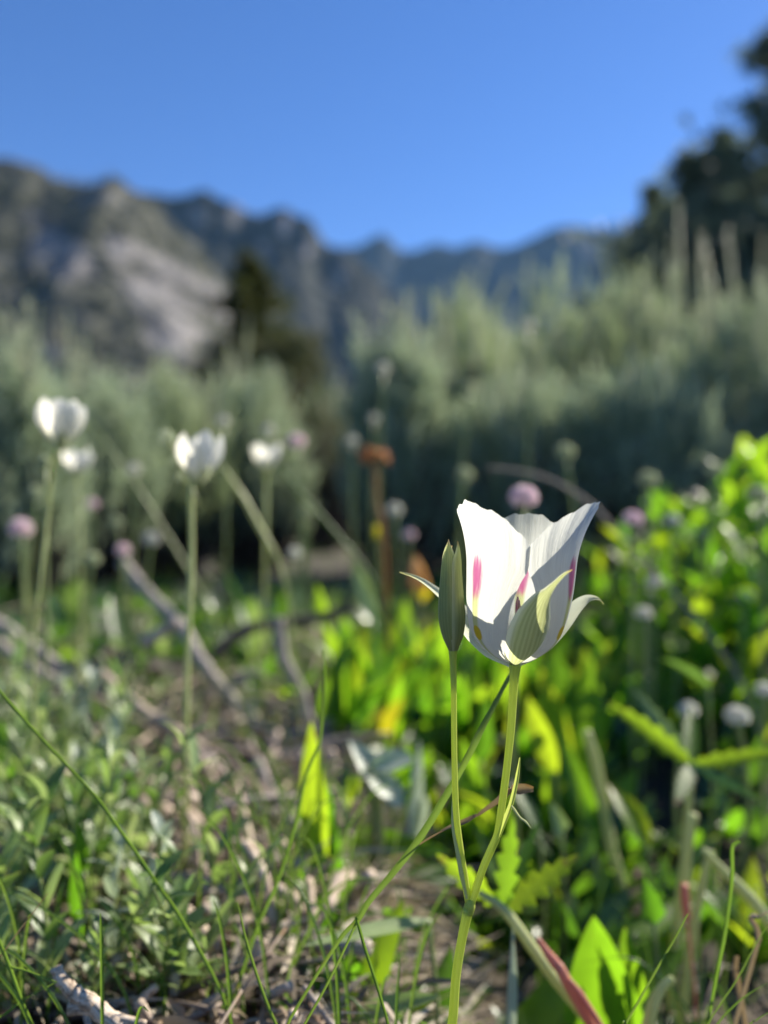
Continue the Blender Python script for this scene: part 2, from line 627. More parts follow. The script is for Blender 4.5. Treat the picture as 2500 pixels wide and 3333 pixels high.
M['shade_deadsage'] = leaf_mat('dead_sage_shade', [(0.02, 0.018, 0.014), (0.05, 0.042, 0.03), (0.035, 0.035, 0.02)], [(0.03, 0.025, 0.015), (0.04, 0.04, 0.02)], 0.1, rough=0.8, spec=0.1)  # dead leaves coloured near black, standing in for shade inside the bushes
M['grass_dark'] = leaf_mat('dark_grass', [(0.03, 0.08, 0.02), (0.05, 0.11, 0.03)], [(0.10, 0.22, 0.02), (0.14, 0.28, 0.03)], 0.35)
M['olive'] = leaf_mat('olive_leaf', [(0.23, 0.29, 0.16), (0.32, 0.39, 0.23), (0.40, 0.44, 0.31)], [(0.38, 0.49, 0.22), (0.46, 0.55, 0.30)], 0.42, rough=0.6, spec=0.2)
M['spike'] = leaf_mat('sage_spike', [(0.34, 0.38, 0.28), (0.44, 0.48, 0.35), (0.40, 0.40, 0.30)], [(0.42, 0.48, 0.28), (0.50, 0.54, 0.34)], 0.35, rough=0.6, spec=0.2)
M['conifer'] = leaf_mat('conifer_needles', [(0.09, 0.13, 0.09), (0.15, 0.19, 0.14), (0.19, 0.23, 0.17)], [(0.20, 0.27, 0.15), (0.26, 0.32, 0.19)], 0.35, rough=0.55, spec=0.3, nscale=2)
M['conifer2'] = leaf_mat('olive_needles', [(0.04, 0.06, 0.02), (0.08, 0.09, 0.03), (0.10, 0.10, 0.03)], [(0.10, 0.13, 0.03), (0.15, 0.16, 0.04)], 0.25, rough=0.55, spec=0.3, nscale=2)
M['bark'] = bark_mat('grey_dead_wood', (0.14, 0.12, 0.10), (0.33, 0.29, 0.25), (0.46, 0.42, 0.37))
M['barktan'] = bark_mat('tan_dead_wood', (0.20, 0.15, 0.11), (0.44, 0.35, 0.27), (0.58, 0.50, 0.42))
M['barkwhite'] = bark_mat('bleached_wood', (0.16, 0.10, 0.06), (0.55, 0.44, 0.33), (0.74, 0.68, 0.60), scale=260, bumpd=0.0007)
M['barkdark'] = bark_mat('brown_bark', (0.05, 0.04, 0.03), (0.13, 0.10, 0.075), (0.2, 0.16, 0.12), scale=30)
M['litter'] = leaf_mat('leaf_litter', [(0.10, 0.07, 0.05), (0.26, 0.20, 0.15), (0.40, 0.34, 0.28), (0.16, 0.09, 0.05)], [(0.2, 0.14, 0.08), (0.3, 0.22, 0.14)], 0.12, rough=0.7)
M['straw'] = leaf_mat('straw', [(0.12, 0.09, 0.06), (0.34, 0.28, 0.20), (0.52, 0.46, 0.36), (0.22, 0.16, 0.11)], [(0.3, 0.24, 0.14), (0.45, 0.38, 0.26)], 0.25, rough=0.7)
M['floret'] = leaf_mat('white_floret', [(0.70, 0.70, 0.62), (0.80, 0.80, 0.76), (0.76, 0.70, 0.66)], [(0.7, 0.7, 0.6), (0.8, 0.8, 0.7)], 0.4, rough=0.6)
M['floretgreen'] = leaf_mat('cream_green_floret', [(0.46, 0.52, 0.36), (0.58, 0.62, 0.46)], [(0.5, 0.56, 0.34), (0.6, 0.64, 0.42)], 0.4, rough=0.6)
M['floretpink'] = leaf_mat('pink_floret', [(0.88, 0.74, 0.74), (0.90, 0.86, 0.82), (0.88, 0.80, 0.78)], [(0.75, 0.5, 0.6), (0.8, 0.65, 0.7)], 0.4, rough=0.6)
M['orange'] = leaf_mat('orange_dry_floret', [(0.42, 0.18, 0.08), (0.55, 0.28, 0.13)], [(0.6, 0.28, 0.1), (0.65, 0.34, 0.14)], 0.35, rough=0.7)
M['orangestem'] = stem_mat('orange_stem', (0.34, 0.18, 0.05), (0.42, 0.24, 0.08), sss=0.0)


def ground_mat():
    m, nt, N, L, out = new_mat('soil')
    tc = N.new('ShaderNodeTexCoord')
    a = N.new('ShaderNodeTexNoise'); a.inputs['Scale'].default_value = 14; a.inputs['Detail'].default_value = 8
    b = N.new('ShaderNodeTexNoise'); b.inputs['Scale'].default_value = 0.35; b.inputs['Detail'].default_value = 6
    L.new(tc.outputs['Object'], a.inputs['Vector']); L.new(tc.outputs['Object'], b.inputs['Vector'])
    r1 = ramp(N, [(0.35, (0.018, 0.014, 0.010)), (0.5, (0.05, 0.038, 0.026)), (0.7, (0.11, 0.085, 0.06))])
    r2 = ramp(N, [(0.4, (0.06, 0.075, 0.03)), (0.6, (0.13, 0.12, 0.07))])
    L.new(a.outputs['Fac'], r1.inputs[0]); L.new(b.outputs['Fac'], r2.inputs[0])
    sp = N.new('ShaderNodeSeparateXYZ'); L.new(tc.outputs['Object'], sp.inputs[0])
    mr = N.new('ShaderNodeMapRange'); mr.inputs[1].default_value = 4; mr.inputs[2].default_value = 14
    L.new(sp.outputs[1], mr.inputs[0])
    p = N.new('ShaderNodeBsdfPrincipled'); p.inputs['Roughness'].default_value = 0.95
    L.new(mixc(N, L, mr.outputs[0], r1.outputs[0], r2.outputs[0]), p.inputs['Base Color'])
    bp = N.new('ShaderNodeBump'); bp.inputs['Strength'].default_value = 1; bp.inputs['Distance'].default_value = 0.01
    L.new(a.outputs['Fac'], bp.inputs['Height']); L.new(bp.outputs[0], p.inputs['Normal'])
    L.new(p.outputs[0], out.inputs[0])
    return m


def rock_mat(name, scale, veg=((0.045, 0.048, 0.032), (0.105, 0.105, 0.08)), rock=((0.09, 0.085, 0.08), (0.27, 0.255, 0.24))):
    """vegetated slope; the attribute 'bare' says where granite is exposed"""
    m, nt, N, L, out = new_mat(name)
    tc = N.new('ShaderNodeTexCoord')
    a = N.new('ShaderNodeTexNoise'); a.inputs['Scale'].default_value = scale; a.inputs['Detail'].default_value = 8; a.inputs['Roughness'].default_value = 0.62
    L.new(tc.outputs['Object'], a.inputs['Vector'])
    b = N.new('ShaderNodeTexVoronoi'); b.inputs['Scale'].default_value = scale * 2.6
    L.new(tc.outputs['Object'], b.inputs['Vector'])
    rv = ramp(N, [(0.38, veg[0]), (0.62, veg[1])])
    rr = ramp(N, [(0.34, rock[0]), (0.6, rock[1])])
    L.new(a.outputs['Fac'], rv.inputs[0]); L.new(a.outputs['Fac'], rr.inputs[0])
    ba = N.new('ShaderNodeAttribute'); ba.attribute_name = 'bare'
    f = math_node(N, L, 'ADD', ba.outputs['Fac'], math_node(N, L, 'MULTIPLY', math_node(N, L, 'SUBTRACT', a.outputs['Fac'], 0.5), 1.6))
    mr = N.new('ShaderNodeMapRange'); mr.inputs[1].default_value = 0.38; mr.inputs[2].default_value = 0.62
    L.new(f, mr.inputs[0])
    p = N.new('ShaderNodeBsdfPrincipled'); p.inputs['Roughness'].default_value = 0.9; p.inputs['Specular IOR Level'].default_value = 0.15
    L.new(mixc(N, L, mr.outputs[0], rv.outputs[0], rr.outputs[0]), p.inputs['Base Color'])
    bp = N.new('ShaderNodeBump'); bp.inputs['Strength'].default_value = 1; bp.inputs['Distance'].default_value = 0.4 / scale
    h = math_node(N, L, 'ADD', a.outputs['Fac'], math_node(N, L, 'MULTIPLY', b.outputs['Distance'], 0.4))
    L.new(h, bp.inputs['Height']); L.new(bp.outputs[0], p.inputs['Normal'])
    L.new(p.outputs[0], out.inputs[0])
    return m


M['ground'] = ground_mat()

# ------------------------------------------------------------ ground sheet
def build_ground():
    ys = [-600, -120, -30, -8, -3, -1.5, -0.7, -0.2]
    y = 0.0
    while y < 2.6:
        ys.append(y); y += 0.035
    while y < 4400:
        ys.append(y); y *= 1.12
    xs = []
    x = 0.0
    while x < 1.4:
        xs.append(x); x += 0.04
    while x < 3600:
        xs.append(x); x *= 1.22
    xs = [-a for a in xs[:0:-1]] + xs
    mb = MB()
    for yy in ys:
        for xx in xs:
            mb.v.append(Vector((xx, yy, ground_z(xx, yy))))
    nx = len(xs)
    for j in range(len(ys) - 1):
        for i in range(nx - 1):
            a = j * nx + i
            mb.face([a, a + 1, a + nx + 1, a + nx])
    o = mb.build('ground', M['ground'])
    tag(o, 'dark brown meadow soil under the plants', kind='structure')


build_ground()

# ------------------------------------------------------------ mountains
def mountain(name, label, ridge, D, depth, mat, bare_fn, rough_amp, seed, cols=260, rows=90, foot=1750, xr=None, nscale=1.0, warp=None, power=0.8):
    """ridge line through photo points at distance D; the face falls towards the camera over `depth` metres"""
    x0, x1 = xr
    mb = MB()
    bare = []
    back = 14
    for j in range(-back, rows + 1):
        t = j / rows
        for i in range(cols + 1):
            px = x0 + (x1 - x0) * i / cols
            top = ips(ridge, px)
            Yr = D + (warp(px) if warp else 0)
            p = at(px, top, Yr)
            z0 = p.z
            if j >= 0:
                Y = Yr - depth * t
                x = p.x * (1 - 0.25 * t * depth / D)
                z = z0 * (1 - t) ** power
            else:
                Y = Yr - depth * t * 2.0
                x = p.x
                z = z0 * max(0.0, 1 + t * 1.6) ** 1.0
            q = Vector((x, Y, 0)) * nscale / D
            n = noise.fractal(Vector((q.x * 7, q.y * 5 + seed, seed)), 0.9, 2.1, 6)
            rg = 1 - abs(noise.noise(Vector((q.x * 16 + n * 0.5, q.y * 6, seed + 5)))) * 2 + .7 * (.5 - abs(noise.noise(Vector((q.x * 45 + n, q.y * 30, seed + 9)))) * 2)
            amp = rough_amp * min(1.0, abs(t) * 6 + 0.22) * (1 if t < 0.9 else (1 - t) * 10)
            z = max(z + (n * 0.8 + rg * 0.5) * amp, -4)
            mb.v.append(Vector((x, Y + rg * amp * 0.5, z)))
            bare.append(bare_fn(px, t, n, rg, x, z, Y))
    nx = cols + 1
    for j in range(rows + back):
        for i in range(cols):
            a = j * nx + i
            mb.face([a, a + nx, a + nx + 1, a + 1])
    me = mb.mesh(name, mat)
    at_ = me.attributes.new('bare', 'FLOAT', 'POINT')
    at_.data.foreach_set('value', bare)
    o = bpy.data.objects.new(name, me)
    COL.objects.link(o)
    tag(o, label, kind='structure')
    return o


def proj(x, z, Y):
    s = K / 2500 * Y
    return 1250 + x / s, 1666.5 - (z - CAM_H) / s


def in_poly(x, y, poly):
    c = False
    j = len(poly) - 1
    for i in range(len(poly)):
        if (poly[i][1] > y) != (poly[j][1] > y) and x < (poly[j][0] - poly[i][0]) * (y - poly[i][1]) / (poly[j][1] - poly[i][1]) + poly[i][0]:
            c = not c
        j = i
    return c


SLABS = [[(70, 690), (130, 700), (300, 830), (330, 900), (200, 930), (110, 900), (90, 800)],
         [(330, 770), (430, 780), (560, 860), (700, 950), (740, 1060), (560, 1010), (430, 960), (380, 900)],
         [(420, 980), (600, 1040), (700, 1090), (560, 1160), (470, 1100)]]


def bare_left(px, t, n, rg, x, z, Y):
    u, v = proj(x, z, Y)
    b = 0.22 + 0.25 * n
    for s in SLABS:
        if in_poly(u + n * 30, v + rg * 12, s):
            b = 0.68
    return b


ridge_left = [(-900, 700), (-500, 560), (-200, 545), (0, 515), (60, 528), (120, 540), (170, 575), (220, 592), (290, 600), (330, 592),
              (375, 578), (420, 615), (480, 650), (560, 730), (640, 800), (720, 900), (800, 1010), (900, 1150), (1050, 1330), (1250, 1560)]
mountain('left_mountain', 'near mountain on the left with pale granite slabs', ridge_left, 520, 215, rock_mat('slab_mountain_rock', 0.035),
         bare_left, 11, 3.1, xr=(-900, 1250), power=0.9)

ridge_mid = [(200, 700), (420, 640), (500, 632), (560, 640), (620, 628), (665, 615), (700, 640), (750, 662), (800, 690), (850, 700), (880, 690),
             (930, 680), (960, 700), (1000, 706), (1030, 745), (1060, 790), (1110, 806), (1150, 830), (1250, 930), (1400, 1100), (1600, 1300)]


def bare_mid(px, t, n, rg, x, z, Y):
    u, v = proj(x, z, Y)
    b = 0.24 + 0.3 * n
    for cx, cy_, rx, ry in ((765, 690, 32, 55), (925, 720, 32, 50), (1000, 800, 40, 60), (1100, 900, 40, 75), (850, 830, 40, 60), (640, 690, 30, 30)):
        d = ((u - cx) / rx) ** 2 + ((v - cy_) / ry) ** 2
        if d < 1:
            b += 0.6 * (1 - d)
    return b


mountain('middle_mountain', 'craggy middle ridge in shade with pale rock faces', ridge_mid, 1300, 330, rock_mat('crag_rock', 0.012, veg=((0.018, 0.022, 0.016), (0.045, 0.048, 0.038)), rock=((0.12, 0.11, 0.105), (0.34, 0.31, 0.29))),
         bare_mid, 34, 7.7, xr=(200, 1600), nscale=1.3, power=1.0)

ridge_far = [(900, 900), (1040, 830), (1100, 812), (1170, 800), (1215, 772), (1240, 758), (1265, 772), (1300, 808), (1350, 815), (1400, 792), (1430, 790), (1480, 806),
             (1530, 792), (1560, 790), (1620, 808), (1680, 802), (1750, 770), (1800, 748), (1860, 738), (1920, 742), (1990, 752), (2060, 748), (2200, 770), (2500, 700), (2900, 640), (3400, 760)]
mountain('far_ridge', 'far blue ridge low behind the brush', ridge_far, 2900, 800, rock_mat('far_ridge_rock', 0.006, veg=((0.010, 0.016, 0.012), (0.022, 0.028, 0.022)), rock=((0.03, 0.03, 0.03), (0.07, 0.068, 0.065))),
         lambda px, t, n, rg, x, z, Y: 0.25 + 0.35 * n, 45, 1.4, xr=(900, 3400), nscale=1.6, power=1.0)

# ------------------------------------------------------------ the air: thin haze over the valley
def haze():
    m, nt, N, L, out = new_mat('haze_air')
    v = N.new('ShaderNodeVolumePrincipled')
    v.inputs['Color'].default_value = (0.30, 0.58, 1.0, 1)
    v.inputs['Density'].default_value = 0.00005
    v.inputs['Anisotropy'].default_value = 0.1
    L.new(v.outputs[0], out.inputs['Volume'])
    mb = MB()
    x0, x1, y0, y1, z0, z1 = -4600, 4600, -700, 5000, -5, 1180
    mb.v = [Vector(p) for p in ((x0, y0, z0), (x1, y0, z0), (x1, y1, z0), (x0, y1, z0), (x0, y0, z1), (x1, y0, z1), (x1, y1, z1), (x0, y1, z1))]
    for f in ((3, 2, 1, 0), (4, 5, 6, 7), (0, 1, 5, 4), (1, 2, 6, 5), (2, 3, 7, 6), (3, 0, 4, 7)):
        mb.face(list(f))
    o = mb.build('haze', m, smooth=False)
    tag(o, 'thin bluish air over the valley', kind='stuff')


haze()

# ------------------------------------------------------------ trees
def conifer(name, loc, h, w, seed, mat, label, cat, density=1.0, group=None, crown_from=0.04, fl=0.55, lean=0.0):
    r = random.Random(seed)
    root = empty(name, loc, label, cat, group)
    L0 = Vector(loc)
    mt = MB()
    pts = [L0 + Vector((lean * h * t * t, 0, h * t)) for t in [i / 8 for i in range(9)]]
    mt.tube(pts, [h * 0.022 * (1 - t * 0.93) for t in [i / 8 for i in range(9)]], 8)
    mt.build('trunk', M['barkdark'], root)
    mb, br = MB(), MB()
    nb = int(70 * density)
    for i in range(nb):
        t = crown_from + (1 - crown_from) * (i + r.random()) / nb
        c = L0 + Vector((lean * h * t * t, 0, h * t))
        rad = w * ((1 - t) ** 0.62) * r.uniform(0.55, 1.15) * (0.75 + 0.25 * math.sin(t * 23 + seed))
        rad = max(rad, h * 0.02)
        a = r.uniform(0, 2 * math.pi)
        d = Vector((math.cos(a), math.sin(a), r.uniform(0.0, 0.45))).normalized()
        e = c + d * rad
        mid = c + d * rad * 0.5 - Vector((0, 0, rad * 0.06))
        br.tube([c, mid, e], [h * 0.006 * (1 - t) + 0.004, h * 0.004 * (1 - t) + 0.003, 0.003], 4)
        k = int(17 + 34 * rad / w)
        for q in range(k):
            s = r.uniform(0.2, 1.0)
            p = c + d * rad * s + Vector((r.gauss(0, 1), r.gauss(0, 1), r.gauss(0, 0.7))) * rad * 0.10
            rr = r.random()
            for _ in range(4):
                dd = (d * 0.6 + Vector((r.gauss(0, .6), r.gauss(0, .6), r.gauss(0.2, .5)))).normalized()
                mb.flake(p, dd, Vector((r.gauss(0, 1), r.gauss(0, 1), 1)), fl * r.uniform(0.5, 1.1), fl * 0.20, rr)
    br.build('branches', M['barkdark'], root)
    o = mb.build('crown', mat, root)
    o['kind'] = 'stuff'
    return root


conifer('conifer_tree', (at(2590, 1666, 15).x, 15, 0), 9.1, 5.0, 5, M['conifer'], 'tall dark conifer reaching the top right corner', 'tree', 2.6, fl=0.36)
conifer('conifer_tree', (at(2330, 1666, 16).x, 16, 0), 7.3, 4.6, 11, M['conifer'], 'mid-height dark conifer left of the tall one at the right edge', 'tree', 2.6, fl=0.36)
conifer('conifer_tree', (at(2140, 1666, 18).x, 18, 0), 7.2, 3.4, 8, M['conifer'], 'lowest dark conifer standing leftmost in the group on the right', 'tree', 2.0, fl=0.34)
conifer('conifer_tree', (at(815, 1666, 26).x, 26, 0), 8.2, 3.0, 21, M['conifer2'], 'pointed dark green conifer below the granite slabs', 'tree', 1.8, fl=0.42)


def round_shrub(name, loc, h, w, seed, mat, label, n=4200, fl=0.25, group=None, cat='shrub'):
    r = random.Random(seed)
    root = empty(name, loc, label, cat, group)
    L0 = Vector(loc)
    st, mb = MB(), MB()
    for i in range(9):
        a = r.uniform(0, 6.28)
        e = L0 + Vector((math.cos(a) * w * 0.6 * r.random(), math.sin(a) * w * 0.6 * r.random(), h * r.uniform(0.6, 0.9)))
        st.tube(crv([L0 + Vector((r.gauss(0, .03) * w, r.gauss(0, .03) * w, -0.02)), L0.lerp(e, 0.5) + Vector((r.gauss(0, .08) * w, 0, 0)), e], 3), lerp_list([h * 0.02, h * 0.005], 7), 5)
    st.build('stems', M['barkdark'], root)
    for i in range(n // 7):
        a, b = r.uniform(0, 6.28), math.acos(r.uniform(-0.2, 1))
        k = r.uniform(0.45, 1.0) ** 0.5 * (0.82 + 0.25 * noise.noise(Vector((a * 1.3, b * 2, seed))))
        c = L0 + Vector((math.cos(a) * math.sin(b) * w * k, math.sin(a) * math.sin(b) * w * k, h * 0.35 + h * 0.65 * math.cos(b) * k))
        rr = r.random()
        for _ in range(7):
            p = c + Vector((r.gauss(0, 1), r.gauss(0, 1), r.gauss(0, 1))) * w * 0.05
            mb.flake(p, Vector((r.gauss(0, .5), r.gauss(0, .5), r.gauss(.5, .5))), Vector((r.gauss(0, 1), r.gauss(0, 1), 1)), fl * r.uniform(.5, 1), fl * 0.35, rr)
    o = mb.build('crown', mat, root)
    o['kind'] = 'stuff'
    return root


round_shrub('broad_tree', (at(930, 1666, 24).x, 24, 0), 6.6, 1.75, 31, M['conifer2'], 'rounded olive tree right of the pointed conifer below the slabs', 5200, cat='tree')
round_shrub('broad_tree', (at(1075, 1666, 20).x, 20, 0), 3.4, 1.3, 33, M['conifer'], 'low dark tree in the gap between the brush', 3200, cat='tree')

# trees too many to count on the near mountain's upper slope
def slope_forest():
    r = random.Random(77)
    mb = MB()
    mtn = bpy.data.objects['left_mountain'].data
    vs = [v.co for v in mtn.vertices if v.co.z > 40]
    bare = mtn.attributes['bare'].data
    idx = [v.index for v in mtn.vertices if v.co.z > 30 and bare[v.index].value < 0.3]
    for _ in range(900):
        p = mtn.vertices[r.choice(idx)].co + Vector((r.gauss(0, 2), r.gauss(0, 2), 0))
        h = r.uniform(3.5, 8)
        b = len(mb.v)
        rr = r.random()
        for lay in range(3):
            z0 = h * (0.12 + 0.27 * lay)
            ra = h * 0.24 * (1 - 0.27 * lay)
            b = len(mb.v)
            for k in range(6):
                a = k * math.pi / 3 + r.random()
                mb.v.append(p + Vector((math.cos(a) * ra * r.uniform(.7, 1.2), math.sin(a) * ra, z0)))
            mb.v.append(p + Vector((0, 0, z0 + h * 0.42)))
            for k in range(6):
                mb.face([b + k, b + (k + 1) % 6, b + 6], None, rr)
    o = mb.build('slope_forest', M['conifer2'], smooth=False)
    tag(o, 'scattered dark conifers covering the upper slope of the left mountain', 'forest', kind='stuff')


slope_forest()

# ------------------------------------------------------------ sagebrush
def spike_mesh(seed, mat):
    r = random.Random(seed)
    mb = MB()
    h = 0.16
    mb.tube([(0, 0, 0), (r.gauss(0, .004), r.gauss(0, .004), h * .5), (r.gauss(0, .01), 0, h)], [0.0016, 0.0012, 0.0006], 4, 0.1)
    for i in range(46):
        t = (i + 0.5) / 46
        a = i * 2.4
        d = Vector((math.cos(a) * 0.35, math.sin(a) * 0.35, 1))
        mb.flake((math.cos(a) * .002, math.sin(a) * .002, h * t * 0.96), d, Vector((math.cos(a), math.sin(a), 0.2)), 0.024 * (1.15 - 0.6 * t), 0.006, r.random())
    return mb.mesh('leafy_spike', mat)


SPIKES = [spike_mesh(s, M['spike']) for s in (1, 2, 3)]


def sagebrush(px, top, Y, half, seed, label, mat, n_spk=26, n_sh=420, spk=1.0, group='sagebrush bushes behind the flowers', nm='sagebrush_bush'):
    r = random.Random(seed)
    p0 = at(px, 1666, Y)
    base = Vector((p0.x, Y, ground_z(p0.x, Y)))
    H = at(px, top, Y).z - base.z
    W = half * K / 2500 * Y
    root = empty(nm, base, label, 'bush', group)
    st, mb = MB(), MB()
    tips = []
    for i in range(60):
        a, b = r.uniform(0, 6.283), math.acos(r.uniform(-0.1, 1))
        e = base + Vector((math.cos(a) * math.sin(b) * W, math.sin(a) * math.sin(b) * W * 0.8, H * 0.30 + H * 0.52 * math.cos(b) * r.uniform(.8, 1)))
        s = base + Vector((r.gauss(0, .05) * W, r.gauss(0, .05) * W, -0.01))
        mid = s.lerp(e, 0.5) + Vector((r.gauss(0, .08) * W, r.gauss(0, .08) * W, -H * 0.08))
        st.tube(crv([s, mid, e], 3), lerp_list([0.010 * H + 0.004, 0.0025], 7), 5)
        tips.append(e)
    st.build('branches', M['barkdark'], root)
    for i in range(n_sh):
        a, b = r.uniform(0, 6.283), math.acos(r.uniform(-0.5, 1))
        nz = noise.noise(Vector((math.cos(a) * 1.6, math.sin(a) * 1.6, b * 1.5 + seed)))
        k = (r.uniform(0.2, 1.0) ** 0.5) * (0.85 + 0.3 * nz)
        c = base + Vector((math.cos(a) * math.sin(b) * W * k, math.sin(a) * math.sin(b) * W * 0.85 * k, H * 0.36 + H * 0.56 * math.cos(b) * k))
        if c.z < base.z + 0.03:
            c.z = base.z + 0.03
        up = Vector((math.cos(a) * math.sin(b) * .5 + r.gauss(0, .15), math.sin(a) * math.sin(b) * .5, 1.0)).normalized()
        Ls = r.uniform(0.05, 0.13)
        rr = r.random()
        for q in range(15):
            t = q / 15
            aa = q * 2.4 + i
            d = (up + Vector((math.cos(aa), math.sin(aa), 0)) * 0.55).normalized()
            mb.flake(c + up * Ls * t, d, Vector((math.cos(aa), math.sin(aa), 0.3)), r.uniform(0.018, 0.032), r.uniform(0.005, 0.008), (rr + r.random() * 0.3) % 1)
    o = mb.build('foliage', mat, root)
    o['kind'] = 'stuff'
    dm = MB()  # dark dead leaves low inside the bush, painting its shade deeper
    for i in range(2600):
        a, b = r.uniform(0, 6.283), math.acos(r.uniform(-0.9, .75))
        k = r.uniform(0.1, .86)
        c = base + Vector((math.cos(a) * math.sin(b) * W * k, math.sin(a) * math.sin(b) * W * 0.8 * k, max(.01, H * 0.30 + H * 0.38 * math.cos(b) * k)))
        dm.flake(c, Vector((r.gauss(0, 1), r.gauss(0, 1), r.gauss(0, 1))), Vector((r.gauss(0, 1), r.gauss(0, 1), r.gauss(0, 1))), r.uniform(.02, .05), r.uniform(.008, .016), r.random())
    do = dm.build('shade_dead_foliage', M['shade_deadsage'], root)
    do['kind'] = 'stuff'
    for i in range(n_spk):
        a, b = r.uniform(0, 6.283), math.acos(r.uniform(0.45, 1))
        k = r.uniform(.8, 1)
        c = Vector((math.cos(a) * math.sin(b) * W * k, math.sin(a) * math.sin(b) * W * 0.8 * k, H * 0.28 + H * 0.60 * math.cos(b) * k))
        part('leafy_spike', r.choice(SPIKES), root, c, quat_for((r.gauss(0, .22), r.gauss(0, .2), 1)), r.uniform(0.5, 1.2) * spk)
    return root


BUSHES = [
    (20, 1080, 1.75, 230, 'sage', 34, 'grey-green sagebrush cut by the left picture edge'),
    (300, 1170, 2.2, 210, 'sage', 24, 'low rounded sagebrush below the left granite slab'),
    (560, 1190, 2.5, 200, 'olive', 24, 'yellow-green sagebrush behind the tallest white flower heads'),
    (830, 1190, 2.7, 190, 'sage', 26, 'sagebrush at the right end of the left row beside the dark gap'),
    (1300, 1000, 2.1, 170, 'sage', 22, 'small sagebrush with upright pale spikes right of the dark gap'),
    (1520, 860, 2.7, 220, 'olive', 34, 'dry brownish sagebrush behind the spiky small one'),
    (1800, 780, 3.1, 260, 'olive', 30, 'broad yellow-green bush under the far blue ridge'),
    (1700, 1170, 2.15, 260, 'sage', 12, 'shaded dark sagebrush above the mariposa lily'),
    (2080, 745, 3.0, 250, 'olive', 26, 'tall olive bush in front of the slim conifer'),
    (2080, 1130, 2.1, 280, 'sage', 12, 'shaded sagebrush right of the lily, in front of the tall olive bush'),
    (2380, 880, 2.3, 260, 'sage', 34, 'sagebrush with tall pale spikes before the conifers at the right edge'),
]
for i, (px, top, Y, half, mt, nsp, lab) in enumerate(BUSHES):
    sagebrush(px, top, Y, half, 40 + i, lab, M[mt], nsp, 950, 1.0)
for i, (px, top, Y, half) in enumerate(((1060, 1230, 4.2, 170), (1180, 1170, 5.0, 190), (700, 1120, 5.5, 200), (-250, 1050, 2.6, 300), (3080, 330, 3.0, 430))):  # last one is out of view, made tall and wide to shade the front bushes
    sagebrush(px, top, Y, half, 90 + i, ['low dark bush in the gap between the two rows of sagebrush', 'bush filling the back of the gap left of the spiky sagebrush',
              'sagebrush in the second row below the slabs', 'sagebrush beyond the left picture edge', 'unseen tall bush beyond the right edge, shaped to shade the front sagebrush'][i], M['conifer2' if 1000 < px < 1200 else 'sage'], 4 if 1000 < px < 1200 else 14, 1400 if px > 3000 else 420)

# the long pale spikes that stand above the right-hand brush
r_ = random.Random(3)
tall = []
for px, py, Y, h in ((2225, 640, 2.2, .42), (2185, 760, 2.2, .3), (2290, 760, 2.25, .3), (2360, 740, 2.2, .34), (2410, 720, 2.2, .36), (2470, 740, 2.15, .36), (1180, 1010, 2.0, .22),
                     (1255, 960, 2.1, .28), (1330, 930, 2.1, .3), (1400, 930, 2.2, .28), (1470, 900, 2.3, .3), (1620, 1010, 2.0, .3), (1560, 880, 2.5, .3), (30, 940, 1.7, .25), (110, 990, 1.7, .22), (240, 1010, 2.0, .2), (790, 1020, 2.4, .22)):
    tp = at(px, py, Y)
    root = empty('sage_shoot', (tp.x, Y, tp.z - h), '', 'shoot')
    mb = MB()
    for q in range(90):
        t = q / 90
        aa = q * 2.4
        d = Vector((math.cos(aa) * .3, math.sin(aa) * .3, 1))
        mb.flake((math.cos(aa) * .004 * (1 - t), math.sin(aa) * .004 * (1 - t), h * t), d, Vector((math.cos(aa), math.sin(aa), .2)), 0.026 * (1.3 - 1.0 * t), 0.0065 * (1.2 - .8 * t), r_.random())
    part('leaves', mb.mesh('leaves', M['spike']), root)
    st = MB().tube([(0, 0, -(tp.z - h)), (0.004, 0, 0), (0, 0, h)], [0.003, 0.0016, 0.0006], 5)
    part('stem', st.mesh('stem', M['stem_far']), root)
    if px > 2100:
        lab = {2225: 'tallest pale sage shoot, rising against the slim conifer', 2185: 'pale sage shoot just left of the tallest shoot', 2290: 'pale sage shoot just right of the tallest shoot',
               2360: 'third pale shoot from the right edge before the big conifer', 2410: 'second pale shoot from the right edge before the big conifer', 2470: 'pale shoot nearest the right edge before the big conifer'}[px]
    else:
        lab = {1180: 'short sage shoot at the left foot of the spiky bush', 1255: 'upright sage shoot on the left of the spiky bush', 1330: 'sage shoot in the middle of the spiky bush', 1400: 'sage shoot on the right of the spiky bush',
               1470: 'sage shoot right of the spiky bush, below the far ridge', 1620: 'long pale shoot standing alone before the dark bush', 1560: 'greyish shoot on top of the dry brown bush', 30: 'pale shoot at the left picture edge',
               110: 'second pale shoot from the left picture edge', 240: 'pale shoot under the left granite slab', 790: 'pale shoot before the pointed conifer'}[px]
    root['label'] = lab
    root.rotation_euler = (r_.gauss(0, .05), r_.gauss(0, .07), 0)
    root['group'] = 'tall pale sage shoots'


